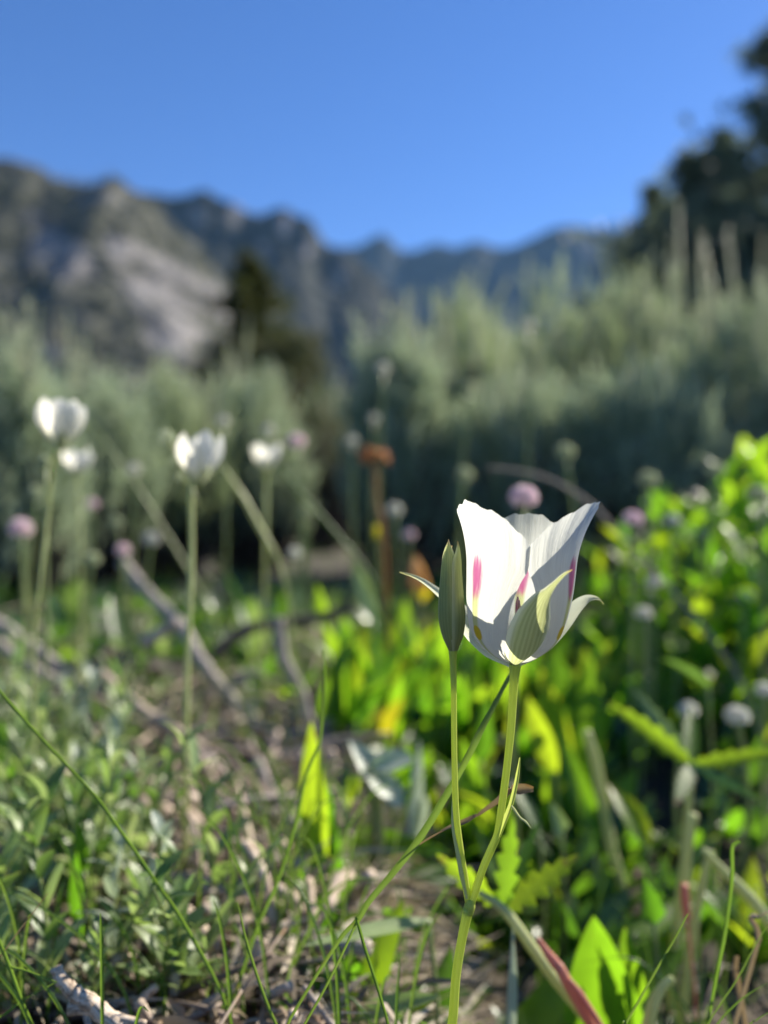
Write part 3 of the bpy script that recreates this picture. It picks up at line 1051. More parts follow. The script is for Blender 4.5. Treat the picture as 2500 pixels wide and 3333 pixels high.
# ------------------------------------------------------------ mariposa lilies
def lily_flower(root, C, S, petal_m, sep_m, side_m, nu=36, nv=48, az0=213, tilt=31, seed=1, back=0.93, lay=0.0, wall=1.0, sep=True, dome=1.0, flare=1.0):
    """cup of three petals; S = metres per design unit (the cup is about 520 units tall)"""
    r = random.Random(seed)
    prof = [(0, 12), (12, 50), (40, 100), (85, 148), (135, 172), (200, 180), (280, 180), (350, 183), (420, 198), (480, 222), (530, 250)]
    profe = [(0, 12), (12, 45), (40, 90), (85, 128), (135, 148), (200, 160), (280, 166), (350, 170), (420, 176), (480, 186), (530, 200)]
    Wt = [(0, 26), (60, 31), (120, 36), (200, 40), (275, 48.5), (312, 54.8), (340, 55.8), (400, 55.8), (460, 52), (530, 48)]
    for pi in range(3):
        mb = MB()
        az_c = az0 + (0, 111, 226)[pi]
        hs = (1.0, 1.0, back)[pi]
        ph = r.uniform(0, 6)
        b = 0
        for j in range(nv + 1):
            v = j / nv
            for i in range(nu + 1):
                u = -1 + 2 * i / nu
                au = abs(u)
                top = 527 * (1 - 0.245 * au ** 1.7 - 0.02 * au ** 6) + 3.5 * math.sin(u * 13 + ph) * (1 - au * .3) + 2.4 * math.sin(u * 29 + ph * 2) + 1.2 * math.sin(u * 61 + ph)
                h = top * hs * (v ** 1.0)
                hh = h / hs
                w = au ** 2
                rad = ips(prof, hh) * (1 - w) + ips(profe, hh) * w
                ruf = max(0, v - 0.55) / 0.45
                rad += 3.0 * ruf * math.sin(u * 9 + v * 5 + ph) + 1.6 * ruf * math.sin(u * 23 + ph)
                rad = min(rad, 180) + max(0, rad - 180) * flare
                rad *= wall
                # midrib groove and the small gland bump
                rad += 3.5 * math.exp(-(u / 0.10) ** 2) * (1 if hh < 330 else max(0, 1 - (hh - 330) / 120)) * min(1, hh / 60)
                if pi == 0 and u > 0:
                    rad += 4 * u * u
                if pi == 1:
                    rad += -5 * u * u if u < 0 else 0
                    rad *= 1 - 0.07 * math.exp(-((hh - 130) / 90) ** 2)
                az = R(az_c + u * ips(Wt, hh) * (1.14 if pi == 2 else 1))
                x = math.cos(az) * rad + tilt * (h / 520) ** 1.2
                y = math.sin(az) * rad + lay * h
                mb.v.append(C + Vector((x, y, h * dome)) * S)
        nx = nu + 1
        for j in range(nv):
            for i in range(nu):
                a = j * nx + i
                mb.face([a, a + 1, a + nx + 1, a + nx], [(i / nu, j / nv), ((i + 1) / nu, j / nv), ((i + 1) / nu, (j + 1) / nv), (i / nu, (j + 1) / nv)], 0.5)
        mb.build('petal', petal_m, root)
    return root


def sepal(root, pts, widths, side, mat, cup=0.5, n=26, m=16, name='sepal', label=None):
    """boat-shaped sepal along pts; `side` = across direction"""
    c = crv(pts, 8)
    N = len(c)
    w = lerp_list(widths, N)
    mb = MB()
    sd0 = Vector(side).normalized()
    for i, p in enumerate(c):
        t = (c[min(i + 1, N - 1)] - c[max(i - 1, 0)]).normalized()
        sd = (sd0 - t * sd0.dot(t)).normalized()
        nn = t.cross(sd)
        for k in range(m + 1):
            u = -1 + 2 * k / m
            ang = u * cup * 1.6
            rr = (w[i] * 0.5) / max(0.2, math.sin(min(1.5, cup * 1.6)))
            mb.v.append(p + sd * math.sin(ang) * rr + nn * (1 - math.cos(ang)) * rr)
    for i in range(N - 1):
        for k in range(m):
            a = i * (m + 1) + k
            mb.face([a, a + 1, a + m + 2, a + m + 1], [(k / m, i / (N - 1)), ((k + 1) / m, i / (N - 1)), ((k + 1) / m, (i + 1) / (N - 1)), (k / m, (i + 1) / (N - 1))])
    o = mb.build(name, mat, root)
    if label: o['label'] = label
    return o


PX = K / 2500 * FOCUS        # metres per photo pixel in the focal plane


def main_lily():
    foot = at(1440, 3520, FOCUS)
    foot.z = ground_z(foot.x, foot.y) - 0.002
    root = empty('mariposa_lily', foot, 'sharp white mariposa lily with pink blotches, a closed bud beside the open cup', 'flower')
    C = at(1677, 2160, FOCUS)
    lily_flower(root, C, PX, M['petal'], M['sepal'], M['sepal_side'], 60, 80)

    def q(px, py, dy=0.0):
        p = at(px, py, FOCUS)
        p.y += dy * PX
        return p
    # front sepal: convex side towards the lens
    sepal(root, [q(1677, 2164, -12), q(1683, 2120, -120), q(1692, 2055, -176), q(1703, 1995, -200), q(1722, 1938, -212), q(1746, 1900, -220), q(1771, 1869, -228), q(1790, 1850, -234), q(1809, 1838, -240)],
          [40 * PX, 100 * PX, 122 * PX, 122 * PX, 102 * PX, 64 * PX, 30 * PX, 16 * PX, 12 * PX, 9 * PX, 3 * PX], (1, -0.1, 0.18), M['sepal'], cup=0.68, label='front sepal, striped green with a brownish tip')
    # left sepal, behind, curling out
    sepal(root, [q(1672, 2162, 12), q(1600, 2115, 60), q(1545, 2055, 95), q(1505, 1995, 118), q(1470, 1965, 130), q(1432, 1935, 140), q(1385, 1902, 146), q(1345, 1884, 150), q(1304, 1873, 152)],
          [30 * PX, 62 * PX, 70 * PX, 60 * PX, 46 * PX, 32 * PX, 22 * PX, 15 * PX, 10 * PX, 4 * PX], (0.45, 0.35, 0.85), M['sepal_side'], cup=0.45, label='left sepal curling outward behind the bud')
    # right sepal
    sepal(root, [q(1682, 2163, 12), q(1740, 2138, 70), q(1800, 2100, 100), q(1860, 2045, 122), q(1905, 1995, 136), q(1940, 1968, 142), q(1968, 1962, 146), q(1990, 1968, 148), q(2005, 1984, 150)],
          [30 * PX, 56 * PX, 66 * PX, 60 * PX, 50 * PX, 40 * PX, 26 * PX, 16 * PX, 9 * PX, 3 * PX], (-0.5, 0.45, 0.75), M['sepal_side'], cup=0.45, label='right sepal arching out to a curled tip')
    # pistil and stamens inside the cup
    pm = MB()
    pm.tube(crv([q(1678, 2150), q(1682, 2080), q(1686, 2065), q(1687, 2050)], 4), lerp_list([16 * PX, 20 * PX, 15 * PX, 7 * PX], 13), 9)
    for a in (0, 2.1, 4.2):
        e = q(1687 + math.cos(a) * 14, 2038, math.sin(a) * 14)
        pm.tube(crv([q(1687, 2051), e, e + Vector((math.cos(a) * 6, math.sin(a) * 6, -3)) * PX], 3), [3.5 * PX] * 7, 5)
    pm.build('pistil', M['stem_pale'], root)
    for k in range(6):
        a = k * 1.047 + 0.4
        f = MB()
        b0 = q(1678 + math.cos(a) * 16, 2140, math.sin(a) * 16)
        b1 = q(1684 + math.cos(a) * 40, 2020, math.sin(a) * 40)
        f.tube([b0, b0.lerp(b1, .5), b1], [3.5 * PX, 3 * PX, 2.2 * PX], 6)
        fo = f.build('stamen', M['petal_far'], root)
        an = MB()
        b2 = b1 + (b1 - b0).normalized() * 74 * PX
        an.tube([b1 - Vector((0, 0, 6 * PX)), b1.lerp(b2, .3), b1.lerp(b2, .7), b2], [4 * PX, 9 * PX, 9 * PX, 3 * PX], 8, flat=0.6)
        an.build('anther', M['anther'], fo)
    # stems
    sm = MB()
    sm.tube(crv([foot, q(1445, 3480), q(1472, 3333), q(1484, 3180, -2), q(1505, 3050), q(1526, 2955)], 8), lerp_list([17 * PX, 16 * PX, 15.5 * PX, 15 * PX, 15 * PX, 17 * PX], 41), 16)
    sm.build('main_stem', M['stem'], root)
    s2 = MB()
    s2.tube(crv([q(1527, 2962), q(1541, 2918), q(1571, 2829), q(1600, 2762), q(1620, 2710), q(1636, 2605), q(1652, 2480), q(1664, 2364), q(1671, 2250), q(1675, 2195), q(1677, 2163)], 6),
            lerp_list([14 * PX, 13 * PX, 12.5 * PX, 13 * PX, 12 * PX, 12.5 * PX, 12.5 * PX, 13 * PX, 14 * PX, 16 * PX, 20 * PX], 61), 16)
    s2.build('flower_stalk', M['stem'], root)
    s3 = MB()
    s3.tube(crv([q(1529, 2965, -3), q(1523, 2930), q(1513, 2860), q(1500, 2780), q(1489, 2700), q(1484, 2640), q(1481, 2550), q(1479, 2455), q(1478, 2350), q(1477, 2240), q(1475, 2160), q(1474, 2115)], 6),
            lerp_list([10 * PX, 11 * PX, 12 * PX, 12 * PX, 12 * PX, 11 * PX, 10 * PX, 9.5 * PX, 9.5 * PX, 9.5 * PX, 11 * PX, 14 * PX], 67), 16)
    s3.build('bud_stalk', M['stem'], root)
    # collar where the stem forks
    cl = MB()
    cl.tube(crv([q(1524, 2975, 0), q(1529, 2950, 0), q(1532, 2925, 0)], 4), lerp_list([16 * PX, 18.5 * PX, 14 * PX], 9), 14)
    cl.build('fork_node', M['stem'], root)
    # bud: three sepals pressed together
    bp_ = [(0, 14), (15, 20), (37, 29), (70, 37), (109, 41.5), (150, 40), (200, 35), (250, 29), (297, 23), (330, 15), (360, 3)]
    for k, (a0, tipx, tipy, off) in enumerate(((250, 1466, 1755, 0), (340, 1490, 1761, 1.5), (110, 1478, 1775, -1))):
        mb = MB()
        NJ, NI = 44, 18
        hh = 2117 - tipy
        for j in range(NJ + 1):
            t = j / NJ
            h = hh * t
            ra = ips(bp_, h * 360 / hh) + off
            span = R(ip([(0, 80), (0.6, 80), (0.84, 78), (0.93, 55), (1, 10)], t))
            cxp = 1474 - 8 * math.sin(t * 2.4) + (tipx - 1474) * t ** 3 * 0.9
            for i in range(NI + 1):
                u = -1 + 2 * i / NI
                a = R(a0) + u * span
                rr = ra * (1 + 0.05 * math.exp(-(u / .12) ** 2)) + 2.2 * (1 - abs(u)) * (t > 0.1)
                if t > 0.85:
                    rr = rr + (t - 0.85) * 40 * (1 - u * u) * 0.3
                rr = max(rr, 1.5)
                mb.v.append(q(cxp + math.cos(a) * rr, 2117 - h, math.sin(a) * rr))
        for j in range(NJ):
            for i in range(NI):
                a = j * (NI + 1) + i
                mb.face([a, a + 1, a + NI + 2, a + NI + 1], [(i / NI, j / NJ), ((i + 1) / NI, j / NJ), ((i + 1) / NI, (j + 1) / NJ), (i / NI, (j + 1) / NJ)])
        mb.build('bud_sepal', M['bud'], root)
    core = MB()
    core.tube(crv([q(1474, 2118), q(1468, 1990), q(1470, 1850), q(1474, 1790)], 4), lerp_list([13 * PX, 34 * PX, 30 * PX, 8 * PX, 2 * PX], 13), 12)
    core.build('bud_core', M['bud'], root)
    # bracts
    def bract(pts, wd, mat, lab):
        o = MB().blade(crv(pts, 6), lerp_list(wd, (len(pts) - 1) * 6 + 1), side=(1, 0.3, 0.2), fold=0.7).build('bract', mat, root)
        o['label'] = lab
    bract([q(1604, 2770, -10), q(1626, 2717, -12), q(1645, 2668, -12), q(1664, 2618, -10), q(1677, 2570, -6), q(1687, 2520, -2), q(1693, 2466)], [3 * PX, 16 * PX, 20 * PX, 18 * PX, 17 * PX, 14 * PX, 4 * PX], M['stem'], 'long narrow bract beside the flower stalk')
    bract([q(1662, 2618, -14), q(1670, 2628, -16), q(1690, 2655, -18), q(1708, 2668, -20), q(1724, 2687, -22)], [6 * PX, 9 * PX, 7 * PX, 8 * PX, 2 * PX], M['stem_pale'], 'short dry curl peeling off the long bract')
    bract([q(1520, 2920, -13), q(1505, 2840, -14), q(1492, 2770, -13), q(1478, 2700, -8), q(1474, 2640, -4), q(1473, 2600, 0)], [10 * PX, 20 * PX, 18 * PX, 14 * PX, 9 * PX, 2 * PX], M['stem_pale'], 'pale papery bract wrapping the bud stalk')
    return root


LILY = main_lily()

# ------------------------------------------------------------ blurred flowers behind
def bloom(root, C, S, mat, seed, npet=6):
    """rounded head of incurved, crinkled petals, about 400 units across"""
    r = random.Random(seed)
    for k in range(npet):
        mb = MB()
        az_c = k * 6.283 / npet + r.uniform(-.25, .25)
        out_ = r.uniform(.82, 1.12)
        top = r.uniform(330, 450)
        prof = [(0, 14), (60, 70), (130, 130), (220, 188), (310, 208), (400, 196), (520, 150)]
        NU, NV = 10, 12
        hw = r.uniform(.38, .6)
        for j in range(NV + 1):
            v = j / NV
            for i in range(NU + 1):
                u = -1 + 2 * i / NU
                h = top * (1 - .22 * abs(u) ** 2) * v
                ra = ips(prof, h) * out_ * (1 - .10 * u * u) + 9 * math.sin(u * 8 + k * 2 + v * 4) * v
                az = az_c + u * hw * (0.5 + .5 * min(1, v * 2.2))
                mb.v.append(C + Vector((math.cos(az) * ra, math.sin(az) * ra, h - 250 + 6 * math.sin(u * 17 + k) * v)) * S)
        for j in range(NV):
            for i in range(NU):
                a = j * (NU + 1) + i
                mb.face([a, a + 1, a + NU + 2, a + NU + 1], [(i / NU, j / NV), ((i + 1) / NU, j / NV), ((i + 1) / NU, (j + 1) / NV), (i / NU, (j + 1) / NV)])
        mb.build('petal', M[mat], root)


def small_lily(px, py, d_px, Y, foot_px, label, yaw, seed, stem_w=0.0015, pts=None, mat='petal_far', group='creamy white blooms out of focus', npet=9, extra=()):
    c = at(px, py, Y)
    S = d_px * K / 2500 * Y / 420
    fx = at(foot_px[0], foot_px[1], Y)
    foot = Vector((fx.x, Y, ground_z(fx.x, Y)))
    root = empty('white_bloom', foot, label, 'flower', group)
    bloom(root, c, S, mat, seed, npet)
    C = c - Vector((0, 0, 250 * S))
    mids = [at(a, b, Y + r_.uniform(-.01, .01)) for a, b in (pts or [])]
    MB().tube(crv([foot] + mids[::-1] + [C + Vector((0, 0, 0.001))], 6), [stem_w * (1 + .12 * math.sin(i * .9)) for i in range((len(mids) + 1) * 6 + 1)], 8).build('stem', M['stem_pale'], root)
    for k in range(4):
        a = R(yaw + 90 * k)
        mb = MB().leaf(C, Vector((math.cos(a), math.sin(a), 1.1)), Vector((math.cos(a), math.sin(a), -0.8)), 240 * S, 90 * S, -0.1, 0.4, 6)
        mb.build('sepal', M['floretgreen'], root)
    for ex, ey, ed in extra:
        q = at(ex, ey, Y + .01)
        sz = ed * K / 2500 * Y / 420
        mb = MB()
        floret_head(mb, q, 200 * sz, random.Random(seed), 26)
        mb.build('side_bud', M['floretgreen'], root)
        MB().tube(crv([C - Vector((0, 0, .012)), C.lerp(q, .5) - Vector((0, 0, .004)), q], 4), stem_w * .5, 6).build('side_stalk', M['stem_pale'], root)
    return root


def floret_head(mb, c, rad, r, k=70):
    for i in range(k):
        z = 1 - 1.7 * (i + .5) / k
        a = i * 2.39996
        s = math.sqrt(max(0, 1 - z * z))
        d = Vector((math.cos(a) * s, math.sin(a) * s, z))
        rr = r.random()
        sd = d.orthogonal().normalized()
        for q_ in range(3):
            dd = (d + (Quaternion(d, q_ * 2.1) @ sd) * 0.7).normalized()
            mb.flake(c + d * rad * 0.55, dd, d, rad * 0.55, rad * 0.34, rr)


def umbel(px, py, d_px, Y, mat, label, seed, group, foot_dx=0, stem='stem_far', flat=1.0):
    r = random.Random(seed)
    c = at(px, py, Y)
    rad = d_px * K / 2500 * Y * 0.5
    fz = ground_z(c.x + foot_dx, Y)
    foot = Vector((c.x + foot_dx, Y, fz))
    root = empty('meadow_flower', foot, label, 'flower', group)
    MB().tube(crv([foot, foot.lerp(c, 0.5) + Vector((r.gauss(0, .006), 0, 0)), c], 5), rad * 0.16 + 0.0004, 6).build('stem', M[stem], root)
    mb = MB()
    floret_head(mb, Vector((0, 0, 0)), rad, r, 60)
    for v in mb.v:
        v.z *= flat
    part('flower_head', mb.mesh('flower_head', M[mat]), root, c - foot)
    lf = LEAFM['lance'][0] if 'LEAFM' in globals() else None
    return root


small_lily(200, 1370, 160, 0.50, (110, 2400), 'creamy out-of-focus bloom standing highest at the left edge', 200, 3, 0.0011, [(181, 1460), (162, 1622), (128, 1916), (112, 2100)])
small_lily(645, 1480, 160, 0.48, (606, 2700), 'creamy out-of-focus bloom with a notched crown and side buds, on the stoutest pale stem', 230, 5, 0.0016, [(622, 1600), (624, 1800), (612, 2100), (606, 2400)], npet=8, extra=((545, 1425, 60), (575, 1500, 46), (592, 1555, 44)))
small_lily(250, 1498, 92, 0.72, (265, 2300), 'small pinkish-white bloom right beneath the highest left one', 190, 8, 0.0012, [(256, 1600), (264, 1900)])
small_lily(868, 1480, 92, 0.75, (855, 2200), 'small round white bloom right of the notched one', 210, 9, 0.0013, [(866, 1580), (862, 1800)])

HEADS = [
    (147, 1501, 45, .55, 'floretgreen', 'closed greenish bud left of the small pinkish bloom'),
    (727, 1370, 42, 1.0, 'floret', 'white flower head alone above the gap between the two blooms'),
    (874, 1400, 40, 1.0, 'floret', 'white head directly above the small round bloom'),
    (965, 1437, 62, .95, 'floretpink', 'pink flower head right of the small round bloom'),
    (437, 1528, 46, 1.0, 'floret', 'dim white flower head left of the notched bloom stem'),
    (494, 1754, 56, .9, 'floret', 'white flower head low between the two left stems'),
    (68, 1720, 78, .75, 'floretpink', 'pale pink flower head at the left edge'),
    (120, 1607, 62, .8, 'floretgreen', 'cream-green flower head above the pale pink one at left'),
    (1217, 1362, 34, 1.3, 'floret', 'faint white head above the orange dried flower'),
    (1145, 1434, 38, 1.2, 'floret', 'faint white head left of the orange dried flower'),
    (1705, 1618, 96, .55, 'floretpink', 'round pink flower head just above the open lily cup'),
    (1247, 1200, 46, 1.2, 'floret', 'bright white flower head against the spiky sagebrush'),
    (1528, 1260, 46, 1.25, 'floretgreen', 'greenish-white head before the dark sagebrush'),
    (1720, 1060, 46, 1.4, 'floret', 'highest white flower head, right of the centre'),
    (1512, 1545, 58, 1.0, 'floretgreen', 'dim green-white head above the bud in the dark'),
    (1840, 1470, 62, .95, 'floretgreen', 'broad dim head in the dark right above the lily'),
    (1285, 1660, 50, 1.0, 'floret', 'dim white head right of the orange dried stem'),
    (1330, 1740, 44, .95, 'floretpink', 'dim pinkish head below the dim white one'),
    (2060, 1690, 66, .7, 'floretpink', 'white-pink flower head right of the lily cup'),
    (2190, 1695, 52, .8, 'floret', 'small white head right of the white-pink one'),
    (2290, 1740, 46, .85, 'floretgreen', 'pale green head in the right-hand herbs'),
    (2130, 1895, 50, .75, 'floret', 'small white head right of the right sepal tip'),
    (2095, 1995, 54, .7, 'floret', 'white flower head below the right sepal tip'),
    (2430, 1940, 50, .8, 'floret', 'white flower head low at the right edge'),
    (2470, 1610, 70, .75, 'floretgreen', 'grey-white flower head at the right edge among lit leaves'),
    (2110, 1560, 64, .8, 'floretgreen', 'pale head at the top left of the lit right-hand leaves'),
    (2330, 1530, 60, .85, 'floretgreen', 'pale head among the topmost lit leaves at right'),
    (2240, 2310, 66, .6, 'floret', 'white flower in the middle of the right-hand leaves'),
    (2400, 2330, 80, .6, 'floret', 'brightest white flower low at the right'),
    (2490, 2245, 60, .6, 'floret', 'white flower cut by the right picture edge'),
    (300, 1640, 40, 1.0, 'floretpink', 'faint pink head between the left stems'),
    (380, 1700, 44, .95, 'floretgreen', 'faint cream head between the left stems'),
    (960, 1800, 46, .9, 'floret', 'faint white head below the pale grass seed head'),
    (1000, 1660, 44, .95, 'floretgreen', 'greenish head beside the diagonal green stem'),
    (300, 1820, 56, .8, 'floretgreen', 'blue-green head in the left herbs'),
    (400, 1790, 50, .85, 'floretpink', 'brownish-pink head right of the blue-green one'),
]
for i, (px, py, d, Y, mt, lab) in enumerate(HEADS):
    umbel(px, py, d, Y, mt, lab, 200 + i, {'floret': 'small white meadow flower heads', 'floretgreen': 'greenish meadow flower heads', 'floretpink': 'pink meadow flower heads'}[mt], r_.uniform(-.01, .01), flat=0.85)

# orange dried flower
def orange_flower():
    Y = 0.8
    c = at(1222, 1490, Y)
    s = K / 2500 * Y
    foot = at(1275, 1900, Y); foot.z = ground_z(foot.x, Y)
    root = empty('dried_flower', foot, 'orange-brown dried flower head on a bent orange stalk', 'flower')
    MB().tube(crv([foot, at(1248, 1760, Y), at(1226, 1640, Y), at(1222, 1510, Y)], 6), lerp_list([8 * s, 9 * s, 7 * s, 10 * s], 19), 8).build('stem', M['orangestem'], root)
    r = random.Random(4)
    br = MB()
    for k in range(9):
        e = c + Vector((r.uniform(-44, 44), r.uniform(-26, 26), r.uniform(-16, 26))) * s
        br.tube(crv([c - Vector((0, 0, 20 * s)), c.lerp(e, .5) - Vector((0, 0, 10 * s)), e], 3), 3.2 * s, 5)
        mb = MB()
        for q in range(16):
            d = Vector((r.gauss(0, 1), r.gauss(0, 1), r.gauss(.3, 1)))
            mb.flake(e, d, Vector((r.gauss(0, 1), r.gauss(0, 1), 1)), r.uniform(12, 30) * s, r.uniform(7, 15) * s, r.random())
        mb.build('flower_head', M['orange'], root)
    br.build('branchlets', M['orangestem'], root)
    MB().leaf(at(1238, 1760, Y), Vector((-.3, 0, 1)), (0, -1, .2), 60 * s, 34 * s, .2, .3, 6).build('leaf', M['yellow'], root)


orange_flower()

# ------------------------------------------------------------ leaf prototypes (along +Z, face normal +Y)
def leaf_proto(name, prof, W, bend, fold, mat, seg=7, wav=0.0):
    return MB().leaf((0, 0, 0), (0, 0, 1), (0, 1, 0), 1.0, W, bend, fold, seg, prof, 0.0, 0, wav).mesh(name, mat)


LEAFM = {}
for nm, prof, W, mat in (('lance', LANCE, 0.24, 'bright'), ('ovate', OVATE, 0.46, 'bright'), ('darklance', LANCE, 0.27, 'darkleaf'), ('darkovate', OVATE, 0.5, 'darkleaf'),
                         ('oblong', OBLONG, 0.29, 'herb'), ('palelance', LANCE, 0.22, 'herb'), ('yellow', OVATE, 0.42, 'yellow'), ('silver', OBLONG, 0.32, 'silver')):
    LEAFM[nm] = [leaf_proto('leaf', prof, W * w, b, f, M[mat], 7, 0.02) for w, b, f in ((1, .12, .25), (1.15, .35, .15), (.85, .55, .35))]


def rosette(x, y, kind, n, L, label, group, seed, spread=0.5, cat='plant', z=None, name='leafy_plant', face=0.0):
    r = random.Random(seed)
    base = Vector((x, y, ground_z(x, y) if z is None else z))
    root = empty(name, base, label, cat, group)
    for i in range(n):
        a = i * 2.39996 + r.uniform(-.4, .4)
        tl = spread * r.uniform(0.25, 1.25)
        d = Vector((math.cos(a) * tl, math.sin(a) * tl, 1)).normalized()
        k = kind if not isinstance(kind, (list, tuple)) else r.choice(kind)
        # leaf normal faces inward/up so that it arches outward
        q = quat_for(d)
        q = Quaternion(d, r.uniform(-.5, .5)) @ q
        yv = q @ Vector((0, 1, 0))
        want = (Vector((0, 0, 1)) - d * d.z)
        if r.random() < face:
            want = Vector((-.45 + r.gauss(0, .25), -.85, r.gauss(0, .2)))
            want = want - d * d.dot(want)
        if want.length > 1e-4:
            want.normalize()
            ang = yv.angle(want, 0)
            sgn = 1 if yv.cross(want).dot(d) > 0 else -1
            q = Quaternion(d, sgn * ang + r.uniform(-.45, .45)) @ quat_for(d) if False else Quaternion(d, sgn * ang + r.uniform(-.45, .45)) @ q
        part('leaf', r.choice(LEAFM[k]), root, (d.x * .004, d.y * .004, 0), q, L * r.uniform(.65, 1.1))
    return root


def herb_proto(seed, h, kind='oblong', nl=14, lf=0.018):
    """stalk with opposite leaves; returns list of (mesh, loc, quat, scale) for parts"""
    r = random.Random(seed)
    P = []
    bend = (r.gauss(0, .15), r.gauss(0, .15))
    f = lambda t: Vector((bend[0] * h * t * t, bend[1] * h * t * t, h * t))
    st = MB().tube([f(i / 5) for i in range(6)], lerp_list([0.0012, 0.0005], 6), 5).mesh('stalk', M['stem_far'])
    P.append(('stalk', st, Vector((0, 0, 0)), None, 1))
    for i in range(nl):
        t = 0.12 + 0.88 * (i // 2) / (nl / 2 - 1 if nl > 2 else 1)
        a = (i % 2) * math.pi + (i // 2) * 1.57 + r.uniform(-.3, .3)
        up = 1.5 + 2.2 * t
        d = Vector((math.cos(a), math.sin(a), up)).normalized()
        q = Quaternion(d, r.uniform(-.6, .6)) @ quat_for(d)
        yv = q @ Vector((0, 1, 0))
        want = Vector((0, 0, 1)) - d * d.z
        if want.length > 1e-4:
            sgn = 1 if yv.cross(want).dot(d) > 0 else -1
            q = Quaternion(d, sgn * yv.angle(want, 0)) @ q
        P.append(('leaf', r.choice(LEAFM[kind]), f(t), q, lf * (1.15 - .35 * t) * r.uniform(.8, 1.15)))
    return P


def place_proto(P, x, y, label, group, rz, sc_, name='leafy_herb', cat='herb', tilt=(0, 0), z=None):
    root = empty(name, (x, y, ground_z(x, y) if z is None else z), label, cat, group)
    root.rotation_euler = (tilt[0], tilt[1], rz)
    root.scale = (sc_,) * 3
    for nm, me, loc, q, s in P:
        part(nm, me, root, loc, q, s)
    return root


HERBS = [herb_proto(1, .06, 'oblong', 12, .022), herb_proto(2, .07, 'oblong', 14, .020), herb_proto(3, .05, 'oblong', 10, .024), herb_proto(4, .06, 'palelance', 12, .026), herb_proto(5, .06, 'silver', 12, .02)]
HERBB = [herb_proto(11, .12, 'lance', 12, .052), herb_proto(12, .14, 'ovate', 12, .040), herb_proto(13, .10, 'lance', 10, .06)]
HERBD = [herb_proto(21, .12, 'darklance', 12, .04), herb_proto(22, .13, 'darkovate', 12, .032)]

# grey-green herbs, bottom left
r = random.Random(15)
G1 = 'grey-green leafy herbs in the bottom left patch'
for i in range(100):
    y = 0.34 + 0.42 * r.random() ** 1.1
    x = y * K * r.uniform(-0.56, -0.22 if y < .46 else -.34)
    P = r.choice(HERBS)
    place_proto(P, x, y, 'grey-green leafy herb in the dense low patch at the bottom left', G1, r.uniform(0, 6.28), r.uniform(.55, 1.45), tilt=(r.gauss(0, .18), r.gauss(0, .18)))
G2 = 'pale herbs around the dead branches on the left'
for i in range(44):
    y = 0.95 + 0.8 * r.random()
    x = y * K * r.uniform(-0.58, -0.08)
    place_proto(r.choice(HERBS), x, y, 'low pale herb among the dead branches on the left', G2, r.uniform(0, 6.28), r.uniform(.6, 1.1) * (0.6 + 0.3 * y), tilt=(r.gauss(0, .2), r.gauss(0, .2)))

# bright broad-leaved clump behind the lily
G3 = 'bright broad-leaved plants behind the lily'
for i in range(36):
    y = r.uniform(0.62, 1.05)
    x = at(r.uniform(1080, 2020), 0, y).x
    rosette(x, y, ['lance', 'lance', 'ovate', 'yellow'] if r.random() < .12 else ['lance', 'ovate'], r.randint(4, 7), r.uniform(.065, .105), 'bright green broad-leaved plant in the sunlit clump behind the lily', G3, 300 + i, .5, face=.65)
for i in range(44):
    y = r.uniform(0.74, 1.0)
    x = at(r.uniform(1130, 1720) if i < 30 else r.uniform(1720, 2050), 0, y).x
    rosette(x, y, 'lance', r.randint(5, 8), r.uniform(.07, .105), 'tall upright bright green leaves right behind the bud and the cup', 'upright bright leaves behind the bud', 330 + i, .3, face=.75)
G4 = 'sunlit herbs along the right side'
for i in range(70):
    y = r.uniform(0.8, 1.6)
    px = r.uniform(1980, 2650)
    x = at(px, 0, y).x
    s = 1.0 + .75 * max(0, (px - 1950) / 600) * min(1, y)
    place_proto(r.choice(HERBB + HERBB + HERBD), x, y, 'leafy green herb in the thicket along the right side', G4, r.uniform(0, 6.28), s * r.uniform(.75, 1.1), tilt=(r.gauss(0, .15), r.gauss(0, .15)))
for i in range(34):
    y = r.uniform(0.85, 1.5)
    x = at(r.uniform(-150, 1100), 0, y).x
    rosette(x, y, ['lance', 'ovate', 'palelance'], r.randint(4, 7), r.uniform(.03, .06), 'small green plant beyond the dead branches on the left', 'small green plants beyond the dead branches', 400 + i, .6)
for i in range(110):
    y = r.uniform(1.05, 2.0)
    x = at(r.uniform(-150, 2650), 0, y).x
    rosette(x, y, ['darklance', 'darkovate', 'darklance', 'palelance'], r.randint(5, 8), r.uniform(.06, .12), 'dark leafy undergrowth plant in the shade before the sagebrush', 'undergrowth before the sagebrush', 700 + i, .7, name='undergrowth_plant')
for i in range(30):
    y = r.uniform(0.75, 1.3)
    px = r.uniform(1950, 2620)
    x = at(px, 0, y).x
    rosette(x, y, ['lance', 'ovate', 'lance'], r.randint(5, 8), r.uniform(.055, .09) * (1 + .3 * (px - 1950) / 650), 'sunlit broad-leaved plant in the right-hand thicket', 'sunlit broad-leaved plants on the right', 900 + i, .5, face=.6)
# dark leafy plants, bottom right
G5 = 'dark broad-leaved plants at the bottom right'
for i in range(44):
    y = 0.50 + 0.30 * r.random()
    x = at(r.uniform(1480, 2620), 0, y).x
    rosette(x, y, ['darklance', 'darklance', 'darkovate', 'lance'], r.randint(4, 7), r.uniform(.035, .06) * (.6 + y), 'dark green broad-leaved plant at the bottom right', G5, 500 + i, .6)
for i in range(40):
    y = r.uniform(0.34, 0.6)
    x = at(r.uniform(950, 1560), 0, y).x
    rosette(x, y, ['lance', 'ovate', 'darklance'], r.randint(4, 6), r.uniform(.02, .034), 'small green plant on the ground left of the lily stem', 'small green plants left of the lily stem', 600 + i, .8)


